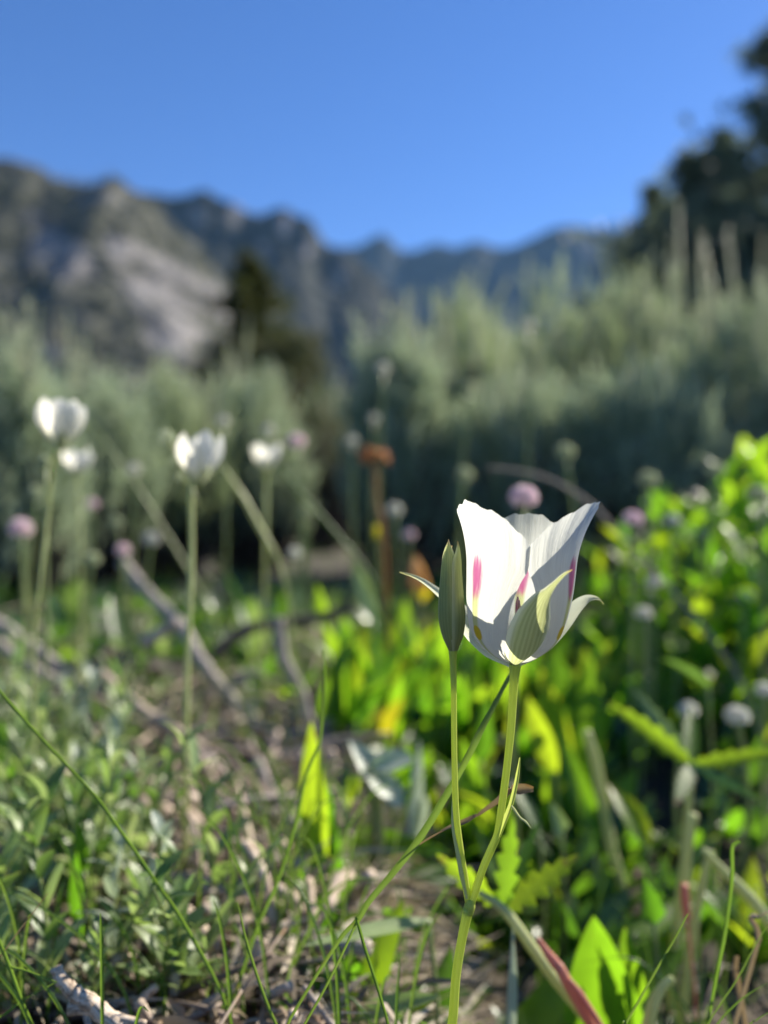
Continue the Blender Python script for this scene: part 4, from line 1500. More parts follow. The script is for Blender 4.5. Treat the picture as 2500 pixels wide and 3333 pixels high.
for i in range(46):
    y = r.uniform(0.33, 0.45)
    x = at(r.uniform(900, 2620), 0, y).x
    rosette(x, y, ['darklance', 'darkovate', 'lance'], r.randint(4, 6), r.uniform(.016, .028), 'low dark leaf cluster spreading over the soil near the lily foot', 'low dark leaf clusters near the lily foot', 800 + i, 1.3, name='leaf_cluster_plant')


# ------------------------------------------------------------ single leaves and plants one can point at
def leaf_plant(label, Y, leaves, foot=None, cat='plant', name='leafy_plant', group=None):
    """leaves: (base px, tip px, width px, material, prof, bend, facing)"""
    fx, fy = (foot or leaves[0][0])[:2]
    f = at(fx, fy, Y)
    f = Vector((f.x, Y, min(f.z, ground_z(f.x, Y) + 0.0)))
    root = empty(name, f, label, cat, group)
    s = K / 2500 * Y
    for k, (b, t, w, mt, prof, bend, nrm) in enumerate(leaves):
        dyb = b[2] if len(b) > 2 else 0
        dyt = t[2] if len(t) > 2 else 0
        B = at(b[0], b[1], Y); B.y += dyb
        T = at(t[0], t[1], Y); T.y += dyt
        d = T - B
        MB().leaf(B, d, Vector(nrm), d.length, w * s, bend, .3, 14, prof, (k * .37) % 1, 0, .015).build('leaf', M[mt], root)
        if B.z - ground_z(B.x, B.y) > .004:
            g = Vector((B.x * .7 + f.x * .3, B.y * .7 + f.y * .3, 0))
            g.z = ground_z(g.x, g.y) - .002
            MB().tube(crv([g, g.lerp(B, .5) + Vector((.002, 0, 0)), B + d * .03], 4), .0011, 6).build('petiole', M['stem_far'], root)
    return root, f


def stalk(root, pts, w, mat, name='stem'):
    """pts are world points"""
    MB().tube(crv(pts, 6), w, 9).build(name, M[mat], root)


V = Vector
# bright upright leaf left of centre
root, f = leaf_plant('tall bright yellow-green leaf standing upright left of the lily', .46, [((1045, 2850), (1004, 2345), 100, 'bright', LANCE, 0.04, (-0.35, -.9, 0.0)), ((1110, 2930), (1052, 2560, .01), 60, 'bright', LANCE, 0.05, (-0.4, -.9, 0.1))])
stalk(root, [f, at(1050, 2860, .46)], .0014, 'stem')
# grey-green three-part leaf
root, f = leaf_plant('pale grey-green folded leaf with three lobes left of the lily', .50, [((1235, 2545), (1140, 2400, .01), 105, 'silver', OVATE, .2, (.3, -.8, .8)), ((1205, 2500), (1345, 2450, .0), 85, 'silver', OBLONG, .2, (.1, -.7, .9)), ((1190, 2510), (1325, 2590, -.01), 90, 'silver', OBLONG, .2, (0.2, -.7, .9)), ((1160, 2520, 0), (1135, 2620, -.005), 50, 'bright', OVATE, .2, (0, -1, .3))])
stalk(root, [f, at(1228, 2760, .50), at(1210, 2555, .50)], .0030, 'stem_far')
# pale blade next to it
root, f = leaf_plant('pale upright blade between the lobed leaf and the bud stalk', .52, [((1340, 2760), (1368, 2405), 50, 'silver', LANCE, .03, (.3, -1, 0)), ((1352, 2740), (1385, 2590), 46, 'silver', OBLONG, .05, (-.3, -1, .3))])
# bright arrow-shaped leaf bottom right
root, f = leaf_plant('bright lit arrow-shaped leaf at the bottom right of the lily', .40, [((1985, 3400), (1932, 2985), 285, 'bright', OVATE, .03, (-.35, -.9, 0)), ((2075, 3300, .005), (2052, 3050, .01), 110, 'bright', OVATE, .06, (-.3, -1, 0))])
# big horizontal leaf behind
root, f = leaf_plant('large flat green leaf lying behind the arrow-shaped leaf', .44, [((2290, 3100, .03), (1480, 3350, -.05), 260, 'bright', LANCE, .05, (-.15, -.9, .5)), ((2350, 3060, .04), (1990, 3080, .0), 90, 'bright', LANCE, .1, (0, -.5, 1))])
# pale grass-like leaf, vertical under the fork
root, f = leaf_plant('narrow pale vertical blade under the thick slanting stem', .36, [((1655, 3500), (1675, 3015), 42, 'silver', LANCE, .02, (.5, -1, 0))])
# pink-tipped broad blade lying horizontally
root, f = leaf_plant('grey-green blade with a reddish tip lying level left of the stem', .34, [((1420, 3110, .03), (983, 3070), 62, 'herb', LANCE, .03, (0, -.45, 1))])
root, f = leaf_plant('curved pale leaf with a red tip at the bottom left of the stem', .33, [((1120, 3370, .01), (1425, 3215, 0), 72, 'herb', LANCE, .14, (-.1, -.6, 1)), ((1180, 3420, .04), (1330, 3110, .05), 120, 'bright', OVATE, .1, (0, -1, .3))])
# left lit leaf
root, f = leaf_plant('bright yellow-green lit leaf in the bottom left herb patch', .40, [((262, 3060), (240, 2770), 60, 'bright', LANCE, .05, (-.4, -.9, 0)), ((225, 2900, .02), (200, 2700, .02), 56, 'bright', OVATE, .1, (.2, -1, .2))])
root, f = leaf_plant('yellow-green lit leaf at the left edge above the long blade', .52, [((20, 2560), (-5, 2340), 80, 'bright', OVATE, .1, (.2, -1, .1)), ((60, 2640), (20, 2480), 50, 'bright', OVATE, .1, (.2, -1, .1))])
root, f = leaf_plant('green leaf with sunlit edge below the pale lobed leaf', .50, [((1090, 2790, .02), (1480, 2745, .0), 130, 'bright', OVATE, .12, (0, -.6, 1)), ((1500, 2900, .02), (1320, 2830, 0), 70, 'bright', LANCE, .12, (0, -.8, 1))])
for i, (px, py, lab) in enumerate(((2110, 2400, 'one'), (2250, 2600, 'two'))):
    pass
# the yellow petals on the ground
root, f = leaf_plant('bright yellow fallen blossom low on the left', .62, [((420, 2610), (550, 2575), 48, 'yellow', OVATE, .15, (0, -.6, 1)), ((540, 2610), (430, 2580), 42, 'yellow', OVATE, .15, (0, -.8, .6)), ((480, 2625), (500, 2555), 50, 'yellow', OVATE, .1, (0, -1, .4))], cat='blossom', name='yellow_blossom')
root, f = leaf_plant('orange-yellow leaf tip above the green clump left of the lily', .85, [((1368, 1930), (1350, 1800), 70, 'orange', OVATE, .1, (0, -1, .2)), ((1372, 1960), (1372, 1830), 60, 'yellow', OVATE, .1, (0, -1, .2))])
root, f = leaf_plant('yellow leaves at the left end of the green clump', .85, [((1130, 2140), (1110, 2010), 60, 'bright', OVATE, .1, (0, -1, .2)), ((1160, 2200), (1150, 2090), 60, 'yellow', OVATE, .1, (0, -1, .2)), ((1050, 2010), (1030, 1900), 50, 'bright', OVATE, .1, (0, -1, .2))])


# lobed leaf plant in the middle, with thick slanting stem
def lobed():
    Y = .37
    foot = at(2215, 3420, Y + .005); foot.z = ground_z(foot.x, foot.y)
    root = empty('lobed_leaf_plant', foot, 'thick pale slanting stem carrying toothed bright green leaves behind the fork', 'plant')
    s = K / 2500 * Y
    MB().tube(crv([foot, at(1848, 3240, Y), at(1740, 3095, Y), at(1641, 2962, Y), at(1560, 2905, Y)], 7), lerp_list([17 * s, 18 * s, 18 * s, 16 * s, 10 * s], 29), 10).build('stem', M['stem_pale'], root)

    def toothed(b, t, w, nt, nrm, dy=0.0):
        B, T = at(b[0], b[1], Y), at(t[0], t[1], Y)
        T.y += dy
        d = T - B
        prof = lambda t_: (LANCE(t_) * .75 + .1 * (1 - t_)) * (0.42 + 0.58 * (((t_ * nt) % 1.0) ** .8 if t_ > .08 else .3))
        mb = MB().leaf(B, d, Vector(nrm), d.length, w * 1.05 * s, .06, .18, nt * 6, prof, .3)
        mb.build('leaf', M['bright'], root)
    toothed((1641, 2960), (1915, 2815), 130, 6, (-.1, -1, .25), .012)
    toothed((1641, 2960), (1680, 2690), 115, 5, (-.45, -.9, .1), .012)
    toothed((1630, 2950), (1420, 2815), 110, 5, (-.2, -1, .2), .012)
    toothed((1641, 2960), (1800, 2740), 80, 4, (-.2, -1, .3), .03)


lobed()


def right_palmate():
    """plant with spreading narrow leaves at the right"""
    Y = .52
    foot = at(2240, 2900, Y); foot.z = ground_z(foot.x, Y)
    root = empty('spreading_leaf_plant', foot, 'plant with long toothed leaves spreading from one node at the right edge', 'plant')
    s = K / 2500 * Y
    node = at(2250, 2490, Y)
    MB().tube(crv([foot, at(2235, 2750, Y), node], 6), lerp_list([18 * s, 14 * s, 10 * s], 13), 8).build('stem', M['stem_pale'], root)
    for (tx, ty, dy, w, mt) in ((2010, 2300, .02, 105, 'bright'), (2560, 2440, 0, 80, 'bright'), (2440, 2570, -.02, 60, 'darkleaf'), (2150, 2560, -.03, 80, 'herb'), (2330, 2330, .04, 90, 'bright'), (2130, 2270, .05, 80, 'herb')):
        T = at(tx, ty, Y); T.y += dy
        d = T - node
        prof = lambda t_: (LANCE(t_) * .75 + .1 * (1 - t_)) * (0.5 + 0.5 * (((t_ * 6) % 1.0) ** .8 if t_ > .08 else .3))
        mb = MB().leaf(node, d, (-.1, -.9, .45), d.length, w * s, .08, .2, 36, prof, .4)
        mb.build('leaf', M[mt], root)


right_palmate()
leaf_plant('white-edged leaf catching the sun right of the lily stalk', .62, [((2310, 2240, .0), (2160, 2120, 0), 70, 'herb', LANCE, .12, (-.2, .2, 1))])
leaf_plant('small pale lit leaf right of the dry curl of the bract', .50, [((1830, 2720), (1800, 2610), 70, 'herb', OVATE, .1, (0, -.5, 1))])
leaf_plant('pale folded leaf low right of the flower stalk', .50, [((1760, 2720, 0), (1690, 2560, .02), 50, 'herb', LANCE, .1, (0.4, -.6, .7))])
leaf_plant('yellow-green arched leaf right of the brown grass tip', .52, [((2110, 2760), (2030, 2555, .02), 90, 'bright', LANCE, .25, (.3, -.8, .5))])
leaf_plant('bright square leaf left of the pink stub', .42, [((2130, 3010), (2100, 2860), 90, 'bright', OVATE, .1, (.1, -1, .1))])
leaf_plant('big upright green leaf behind the right side of the lily stalk', .70, [((1900, 2560), (1930, 2130), 110, 'bright', LANCE, .05, (.2, -1, 0)), ((1860, 2560, .02), (1760, 2180), 95, 'bright', LANCE, .08, (-.2, -1, 0))])
leaf_plant('bright leaf pair right under the lily cup', .62, [((1810, 2520), (1700, 2250), 75, 'bright', LANCE, .08, (-.2, -1, 0)), ((1560, 2480), (1590, 2260), 80, 'bright', OVATE, .08, (.2, -1, 0)), ((1550, 2600), (1500, 2400), 90, 'bright', OVATE, .1, (0, -1, 0))])
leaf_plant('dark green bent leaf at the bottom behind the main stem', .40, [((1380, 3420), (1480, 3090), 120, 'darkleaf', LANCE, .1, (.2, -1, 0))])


def stick(name, label, Y, pts, w, mat, cat, group=None, taper=.7, knots=0, seed=1, dy=0.0, twigs=()):
    """dead stick along photo points at about Y; w = width in photo pixels"""
    r = random.Random(seed)
    s = K / 2500 * Y
    P = [at(p[0], p[1], Y + (p[2] if len(p) > 2 else 0)) for p in pts]
    c = crv(P, 7)
    n = len(c)
    rad = []
    for i, p in enumerate(c):
        t = i / (n - 1)
        rad.append(w * .5 * s * (1 - (1 - taper) * t) * (1 + .08 * math.sin(i * .9 + seed) + .05 * math.sin(i * 2.3) + r.gauss(0, .03)))
        p += Vector((r.gauss(0, 1), r.gauss(0, 1), r.gauss(0, 1))) * w * s * .03
    o = MB().tube(c, rad, 11).build(name, M[mat])
    tag(o, label, cat, group)
    if twigs:
        for k, (pp, tw) in enumerate(twigs):
            Q = [at(p[0], p[1], Y + (p[2] if len(p) > 2 else 0)) for p in pp]
            cc = crv(Q, 6)
            MB().tube(cc, lerp_list([tw * .5 * s, tw * .4 * s, tw * .22 * s], len(cc)), 8).build('side_twig', M[mat], o)
    return o


GD = 'dead grey branches lying in the left half'
stick('dead_branch', 'long grey dead branch slanting down to the middle, longest of the left branches', .78, [(400, 1830, .2), (480, 1930, .15), (588, 2035, .06), (655, 2150), (738, 2256), (866, 2377), (964, 2452, -.02), (1010, 2490, -.02)], 46, 'bark', 'branch', GD, twigs=(([(738, 2256), (790, 2200), (840, 2190)], 26), ([(866, 2377), (890, 2330), (925, 2290)], 18)))
stick('dead_branch', 'tan dead branch whose pale broken end lies left of the notched bloom stem', .66, [(320, 2190), (345, 2212), (407, 2264), (512, 2346), (618, 2407), (678, 2460), (753, 2542), (800, 2620, -.02)], 46, 'barktan', 'branch', GD, twigs=(([(618, 2407), (650, 2370), (660, 2310)], 24),))
stick('dead_branch', 'upper grey dead branch running in from the left edge', .85, [(-60, 2000), (0, 2038), (113, 2113), (249, 2218), (300, 2260)], 50, 'bark', 'branch', GD)
stick('dead_branch', 'lower grey dead branch running in from the left edge', .80, [(-50, 2080), (0, 2105), (151, 2203), (226, 2234), (331, 2240), (380, 2250)], 44, 'bark', 'branch', GD)
stick('dead_branch', 'dark thick dead branch crossing behind the tan one', .95, [(340, 2130), (377, 2143), (480, 2170), (560, 2210), (640, 2262)], 62, 'barkdark', 'branch', GD)
stick('dead_branch', 'knobbly grey-brown branch standing above the bright upright leaf', .72, [(904, 2010), (912, 2080), (927, 2151), (955, 2200), (980, 2249), (1002, 2332), (1020, 2400)], 40, 'bark', 'branch', GD)
stick('dead_branch', 'dark brown branch lying level left of the green clump', .85, [(700, 2130), (784, 2060), (880, 2030), (1060, 2005), (1150, 1975)], 44, 'barkdark', 'branch', GD)
stick('dead_branch', 'short pale green-grey stub crossing the long grey branch', .75, [(465, 2095), (520, 2060), (580, 2025)], 44, 'barktan', 'branch', GD)
stick('dead_branch', 'thin grey twig standing right of the bright upright leaf', .62, [(1120, 2860), (1140, 2760), (1125, 2640), (1110, 2560)], 26, 'bark', 'branch', GD)
stick('dead_branch', 'grey branch lying low among litter in the left middle', .60, [(600, 2420), (655, 2470), (690, 2540), (720, 2600), (800, 2660)], 30, 'barktan', 'branch', GD)
stick('dead_branch', 'short weathered branch under the long left grass blade', .58, [(70, 2690), (130, 2640), (170, 2600), (240, 2540)], 40, 'bark', 'branch', GD)
stick('dead_branch', 'broad tan dead stick in the litter below the tan branch', .50, [(760, 2740), (830, 2780), (900, 2850), (910, 2900)], 48, 'barktan', 'branch', GD)
stick('dead_branch', 'pale stick leaning under the broad tan one', .50, [(930, 2740), (880, 2830), (820, 2910)], 40, 'barkwhite', 'branch', GD)

def twig_tangle():
    r = random.Random(64)
    for i in range(130):
        y = 0.48 + 0.8 * r.random()
        x = at(r.uniform(-120, 1080), 0, y).x
        L_ = r.uniform(.05, .17) * (.5 + .6 * y)
        a = r.choice([-1, 1]) * r.uniform(0.0, .9) + (0 if r.random() < .7 else 1.2)
        d = Vector((math.cos(a), math.sin(a), r.gauss(0, .28)))
        p = Vector((x, y, ground_z(x, y) + r.uniform(.004, .03)))
        q = [p - d * L_ * .5, p + Vector((0, r.gauss(0, .06), r.gauss(0, .07))) * L_, p + d * L_ * .5]
        q[0].z = max(q[0].z, ground_z(q[0].x, q[0].y) - .001)
        q[2].z = max(q[2].z, ground_z(q[2].x, q[2].y) - .001)
        w = r.uniform(.0009, .0030)
        c = crv(q, 4)
        o = MB().tube(c, [w * (1 - .5 * j / len(c)) * (1 + r.gauss(0, .08)) for j in range(len(c))], 7).build('dry_twig', M[r.choice(['bark', 'barktan', 'barkwhite', 'barkwhite', 'barktan'])])
        tag(o, 'thin pale dry twig in the tangle between the dead branches', 'twig', 'thin dry twigs in the tangle on the left')


twig_tangle()


def chunky_bits():
    r = random.Random(65)
    for i in range(130):
        y = 0.38 + 0.45 * r.random()
        x = at(r.uniform(300, 1060), 0, y).x
        L_ = r.uniform(.012, .045)
        d = Vector((r.gauss(0, 1), r.gauss(0, 1), r.uniform(0, 1.3))).normalized()
        p = Vector((x, y, ground_z(x, y) + r.uniform(.0, .012)))
        w = r.uniform(.0014, .0042)
        c = crv([p, p + d * L_ * .5 + Vector((r.gauss(0, .1), 0, r.gauss(0, .1))) * L_, p + d * L_], 3)
        o = MB().tube(c, [w * (1 + r.gauss(0, .14)) for j in c], 8).build('wood_fragment', M[r.choice(['barktan', 'barkwhite', 'bark', 'barktan'])])
        tag(o, 'stubby tan wood fragment in the sunny litter left of the lily', 'wood fragment', 'stubby wood fragments in the sunny litter')


chunky_bits()

# sharp bleached twig bottom left
stick('bleached_twig', 'bleached broken twig in focus at the bottom left corner', .30, [(181, 3152), (205, 3195), (230, 3222), (253, 3239), (295, 3264), (337, 3300), (390, 3340), (440, 3380)], 40, 'barkwhite', 'twig', None, 1.6, seed=9,
      twigs=(([(225, 3283), (262, 3282), (300, 3290), (345, 3310)], 46), ([(337, 3300), (400, 3318), (475, 3330)], 40)))

# pale seed head, slanting stems
def to_ground(P):
    """carry the lower end of a stem or blade on down to the soil"""
    if P[0].z < P[-1].z:
        return to_ground(P[::-1])[::-1]
    e, b = P[-1], P[-2]
    gz = ground_z(e.x, e.y)
    if e.z > gz + .004:
        d = (e - b).normalized()
        L_ = (e.z - gz)
        k = min(1.2, abs(d.x) / max(.3, abs(d.z)))
        P = P + [Vector((e.x + math.copysign(k * L_ * .45, d.x), e.y + .01 * L_, gz + L_ * .45)), Vector((e.x + math.copysign(k * L_ * .6, d.x), e.y + .015 * L_, gz - .003))]
    return P


def stem_thing(name, label, Y, pts, ws, mat, cat='stem', group=None):
    s = K / 2500 * Y
    P = [at(p[0], p[1], Y + (p[2] if len(p) > 2 else 0)) for p in pts]
    P = to_ground(P)
    c = crv(P, 7)
    o = MB().tube(c, [w * .5 * s for w in lerp_list(ws, len(c))], 9).build(name, M[mat])
    return tag(o, label, cat, group)


stem_thing('grass_seed_head', 'pale arching grass seed head right of the notched bloom', .70, [(715, 1505), (760, 1570), (799, 1630), (851, 1727), (895, 1800), (930, 1900), (950, 2050)], [6, 17, 19, 13, 6, 5, 5], 'stem_pale', 'grass')
stem_thing('slanting_stem', 'blurred green stem slanting down right from the pink flower head', .80, [(900, 1510), (985, 1610), (1055, 1690), (1120, 1765), (1180, 1840), (1250, 1950)], [10, 13, 13, 13, 12, 10], 'grass')
stem_thing('slanting_stem', 'faint grey stem slanting behind the small pinkish bloom', .9, [(290, 1380), (350, 1450), (410, 1540), (480, 1640)], [12, 12, 12, 12], 'stem_far')
stem_thing('slanting_stem', 'faint arching stalk in the dark above the lily cup', .75, [(1585, 1522), (1690, 1535), (1790, 1562), (1900, 1625), (2000, 1720)], [9, 11, 12, 12, 10], 'barktan')
leaf_plant('pale drooping leaf left of the green clump', .75, [((1222, 2030), (1135, 1828), 62, 'herb', LANCE, -.15, (.6, -1, .4))])
stem_thing('pink_stalk', 'upper red-pink dry stalk beside the thick slanting stem', .355, [(1752, 3058), (1780, 3100), (1812, 3142), (1840, 3186)], [16, 34, 36, 30], 'stem_pink')
stem_thing('pink_stalk', 'lower red-pink dry stalk just below the upper one', .352, [(1852, 3190), (1885, 3232), (1915, 3278), (1950, 3330), (1980, 3380)], [18, 26, 24, 16, 10, 8], 'stem_pink')
stem_thing('pink_stalk', 'small pink stub between two pale stalks on the right', .42, [(2228, 2880), (2230, 2930), (2236, 2990), (2240, 3020)], [26, 30, 24, 10, 7, 6], 'stem_pink')
stem_thing('pale_stalk', 'tall pale stalk standing at the right under the spreading leaves', .46, [(2195, 3080), (2215, 2920), (2235, 2780), (2258, 2650)], [38, 38, 34, 30], 'stem_pale')
stem_thing('pale_stalk', 'thinner pale stalk leaning right of the tall pale one', .44, [(2255, 3040), (2275, 2930), (2300, 2820), (2318, 2770)], [30, 30, 28, 18], 'stem_pale')
stem_thing('pale_stalk', 'greenish stalk slanting down from the pale stalks to the right edge', .42, [(2290, 2765), (2350, 2830), (2420, 2900), (2480, 2970)], [18, 36, 40, 36], 'stem_pale')
stem_thing('pale_stalk', 'tan leaning stalk right of the flower stalk', .55, [(1910, 2380), (1935, 2470), (1960, 2600), (1990, 2760), (2030, 2900), (2060, 3030)], [26, 36, 38, 34, 30, 30], 'stem_pale')
stem_thing('pale_stalk', 'short furry pale tip at the bottom right corner', .36, [(2110, 3330), (2130, 3260), (2160, 3210), (2190, 3185)], [30, 40, 34, 26], 'stem_pale')


def long_grass(label, Y, pts, ws, mat='grass', side=(1, .2, .3), fold=.5, twist=0.0, name='long_grass', group='single long grass blades near the lens', parts=()):
    s = K / 2500 * Y
    P = [at(p[0], p[1], Y + (p[2] if len(p) > 2 else 0)) for p in pts]
    P = to_ground(P)
    c = crv(P, 7)
    o = MB().blade(c, [w * .8 * s for w in lerp_list(ws, len(c))], side=side, fold=fold, twist=twist, r=rnd.random()).build(name, M[mat])
    tag(o, label, 'grass', group)
    for lb, pp, w2, m2 in parts:
        Q = crv([at(p[0], p[1], Y + (p[2] if len(p) > 2 else 0)) for p in pp], 6)
        po = MB().blade(Q, [w * s for w in lerp_list(w2, len(Q))], side=side, fold=.6, r=.2).build('side_leaf', M[m2], o)
        po['label'] = lb
    return o


long_grass('ribbed green blade crossing diagonally behind both lily stalks', .275, [(1672, 2178, .02), (1656, 2209, .015), (1560, 2390), (1475, 2546), (1410, 2655), (1357, 2738), (1290, 2825), (1200, 2933), (1164, 2992), (1103, 3060), (965, 3280), (930, 3350)],
            [14, 22, 30, 32, 32, 30, 26, 24, 14, 13, 13, 13], side=(1, .1, .5), fold=.35,
            parts=(('brown withered side leaf ending in a ragged tip', [(1325, 2778, .002), (1395, 2732), (1464, 2695), (1530, 2668), (1571, 2647), (1624, 2612), (1650, 2590), (1678, 2573), (1710, 2566), (1736, 2568)], [8, 12, 15, 18, 22, 28, 32, 36, 30, 16], 'grass_dry'),))
long_grass('dark bent blade hanging from the joint below the ribbed blade', .272, [(1157, 2985), (1166, 3010), (1186, 3081), (1222, 3193), (1245, 3270), (1265, 3345)], [8, 13, 14, 12, 13, 13], side=(1, .3, 0))
long_grass('second thin blade running down left from the same joint', .275, [(1164, 2990), (1131, 3066), (1060, 3210), (994, 3327), (975, 3360)], [10, 12, 12, 12, 12])
long_grass('long arching green blade entering from the left edge', .31, [(-30, 2205), (0, 2250), (130, 2398), (236, 2510), (320, 2602), (380, 2687), (464, 2805), (520, 2890), (571, 2960), (648, 3090), (700, 3188), (738, 3278), (755, 3350)], [12, 13, 13, 13, 14, 14, 15, 17, 16, 13, 12, 11, 11], side=(1, .2, .6))
long_grass('thick pale blade crossing the bottom left corner', .29, [(-20, 3020), (0, 3066), (34, 3150), (67, 3243), (105, 3335), (120, 3370)], [18, 18, 18, 18, 19, 19], side=(1, 0, .3),
            parts=(('thin side blade to the right', [(36, 3147), (90, 3160), (185, 3197)], [9, 8, 6], 'grass'),))
long_grass('thin curved blade meeting the bleached twig', .29, [(-20, 3330), (20, 3300), (84, 3252), (177, 3201)], [12, 12, 11, 6])
long_grass('thin blade with a brown tip at the left edge', .29, [(-10, 3130), (0, 3117), (42, 3058), (93, 2990), (156, 2908)], [6, 6, 6, 5, 3], mat='grass_dry')
long_grass('tall blade with its tip above the bright upright leaf', .335, [(1051, 2115), (1056, 2200), (1043, 2392), (1032, 2437), (994, 2527), (962, 2675), (904, 2864), (829, 3037), (753, 3278), (730, 3350)], [8, 12, 14, 13, 15, 16, 17, 17, 16, 16])
long_grass('jointed green stalk in the bottom centre left', .285, [(771, 2935), (785, 2990), (799, 3052), (836, 3173), (874, 3278), (905, 3350)], [5, 9, 12, 13, 14, 15])
long_grass('stiff dark blade with a brown tip at the bottom right', .285, [(2238, 2974), (2200, 3045), (2154, 3123), (2090, 3235), (2034, 3333), (2015, 3370)], [7, 12, 13, 14, 14, 14])
long_grass('stalk with a hooked brown tip at the right', .31, [(2409, 2740), (2392, 2746), (2381, 2766), (2380, 2867), (2358, 3040), (2330, 3180), (2300, 3350)], [12, 16, 18, 16, 15, 15, 15], side=(1, 0, 0))
long_grass('lowest of the thin blades slanting into the right edge', .29, [(2510, 3290), (2460, 3320), (2400, 3380)], [9, 9, 9])
long_grass('upper pale blade slanting into the right edge', .30, [(2520, 3190), (2450, 3225), (2380, 3280), (2300, 3380)], [8, 11, 12, 12])
long_grass('middle blade slanting up at the bottom right corner', .30, [(2290, 3370), (2340, 3280), (2400, 3190), (2470, 3060), (2530, 2970)], [11, 10, 9, 7, 4])
long_grass('brown curled dry leaf at the right edge', .33, [(2510, 2960), (2470, 2980), (2440, 2985), (2460, 3020), (2465, 3060), (2450, 3110)], [14, 20, 26, 28, 24, 10], mat='grass_dry')
long_grass('small rusty dry leaf near the right edge', .34, [(2395, 3110), (2390, 3160), (2400, 3210)], [24, 30, 12], mat='grass_dry')
long_grass('arched grass blade behind the jointed stalk', .40, [(700, 3260), (690, 3130), (640, 3020), (540, 2960), (440, 2940), (390, 2935)], [14, 15, 15, 15, 14, 8])
long_grass('blade slanting up right in the bottom centre', .36, [(860, 3370), (930, 3200), (1010, 3030), (1060, 2930), (1130, 2870), (1230, 2860)], [15, 16, 16, 14, 12, 8])
long_grass('curved grey blade right of the bright upright leaf', .48, [(1080, 2540), (1110, 2590), (1130, 2650), (1120, 2750), (1105, 2850)], [10, 20, 26, 22, 16], mat='herb')
long_grass('dark arched blade left of the bright upright leaf', .42, [(860, 3080), (890, 2950), (960, 2850), (1040, 2790), (1090, 2800)], [22, 24, 24, 20, 10])

# ------------------------------------------------------------ ground cover that nobody could count
def meadow_grass():
    r = random.Random(99)
    mb = MB()
    for i in range(9500):
        y = 0.33 + 2.6 * r.random() ** 1.35
        x = y * K * r.uniform(-.62, .62)
        if i > 4200:
            x, y = r.uniform(-2.6, 2.6), r.uniform(-.5, 4.5)
            if abs(x) < y * K * .62 and y < 2.6 or (abs(x) < .12 and y < .3):
                continue
        if x > -0.05 and y < .8 and r.random() < .65:
            continue
        near = y < .7
        h = r.uniform(.015, .042) * (1 if near else 1.6)
        if -0.5 * y < x < -.05 * y and y < .7:
            h *= .8
        b = Vector((x, y, ground_z(x, y)))
        a = r.uniform(0, 6.28)
        ln = r.uniform(.1, .8) * h
        d = Vector((math.cos(a), math.sin(a), 0))
        mb.blade([b, b + d * ln * .25 + Vector((0, 0, h * .55)), b + d * ln + Vector((0, 0, h))], [.0016, .0014, .0003], side=(math.cos(a + 1.5), math.sin(a + 1.5), 0), fold=.3, r=r.random())
    o = mb.build('meadow_grass', M['grass'])
    tag(o, 'fine green meadow grass between the plants', 'grass', kind='stuff')


def long_fine_grass():
    """thin individual blades in front, partly in focus"""
    r = random.Random(5)
    for i in range(120):
        y = r.uniform(.29, .56)
        px = r.uniform(-60, 1350) if r.random() < .72 else r.uniform(1900, 2560)
        x = at(px, 0, y).x
        z = ground_z(x, y)
        b = Vector((x, y, z))
        h = r.uniform(.04, .095) * (1.0 if y > .33 else .8)
        a = r.uniform(0, 6.28)
        lean = r.uniform(.15, .9) * h
        d = Vector((math.cos(a), math.sin(a) * .4, 0))
        c = crv([b, b + d * lean * .2 + Vector((0, 0, h * .5)), b + d * lean * .6 + Vector((0, 0, h * .85)), b + d * lean + Vector((0, 0, h * r.uniform(.8, 1.05)))], 4)
        o = MB().blade(c, lerp_list([.0010, .0013, .0011, .0003], len(c)), side=(1, .2, .1), fold=.5, r=r.random()).build('thin_grass', M['grass' if px < 1400 else 'grass_dark'])
        if px < 1400:
            tag(o, 'thin green grass blade among the low herbs at the bottom left', 'grass', 'thin grass blades at the bottom left')
        else:
            tag(o, 'thin green grass blade among the dark leaves at the bottom right', 'grass', 'thin grass blades at the bottom right')


def litter():
    r = random.Random(31)
    mb = MB()
    for i in range(5200):
        y = 0.28 + 2.2 * r.random() ** 1.6
        x = y * K * r.uniform(-.62, .62)
        if x > -.02 and r.random() < (.95 if y < .8 else .6):
            continue
        z = ground_z(x, y) + r.uniform(.001, .010)
        a = r.uniform(0, 6.28)
        d = Vector((math.cos(a), math.sin(a), r.gauss(0, .3)))
        if r.random() < .45:
            L_ = r.uniform(.01, .045)
            w = r.uniform(.0007, .0024)
            p = Vector((x, y, z + .002))
            mb.tube([p, p + d * L_ * .5 + Vector((0, 0, r.gauss(0, .001))), p + d * L_], [w, w * .9, w * .6], 5, r.random())
        else:
            mb.leaf((x, y, z), d, (r.gauss(0, .5), r.gauss(0, .5), 1), r.uniform(.008, .022), r.uniform(.003, .009), r.uniform(-.6, .6), r.uniform(.2, .9), 3, OBLONG, r.random())
    o = mb.build('plant_litter', M['litter'])
    tag(o, 'tan and grey dry plant litter covering the soil', 'litter', kind='stuff')


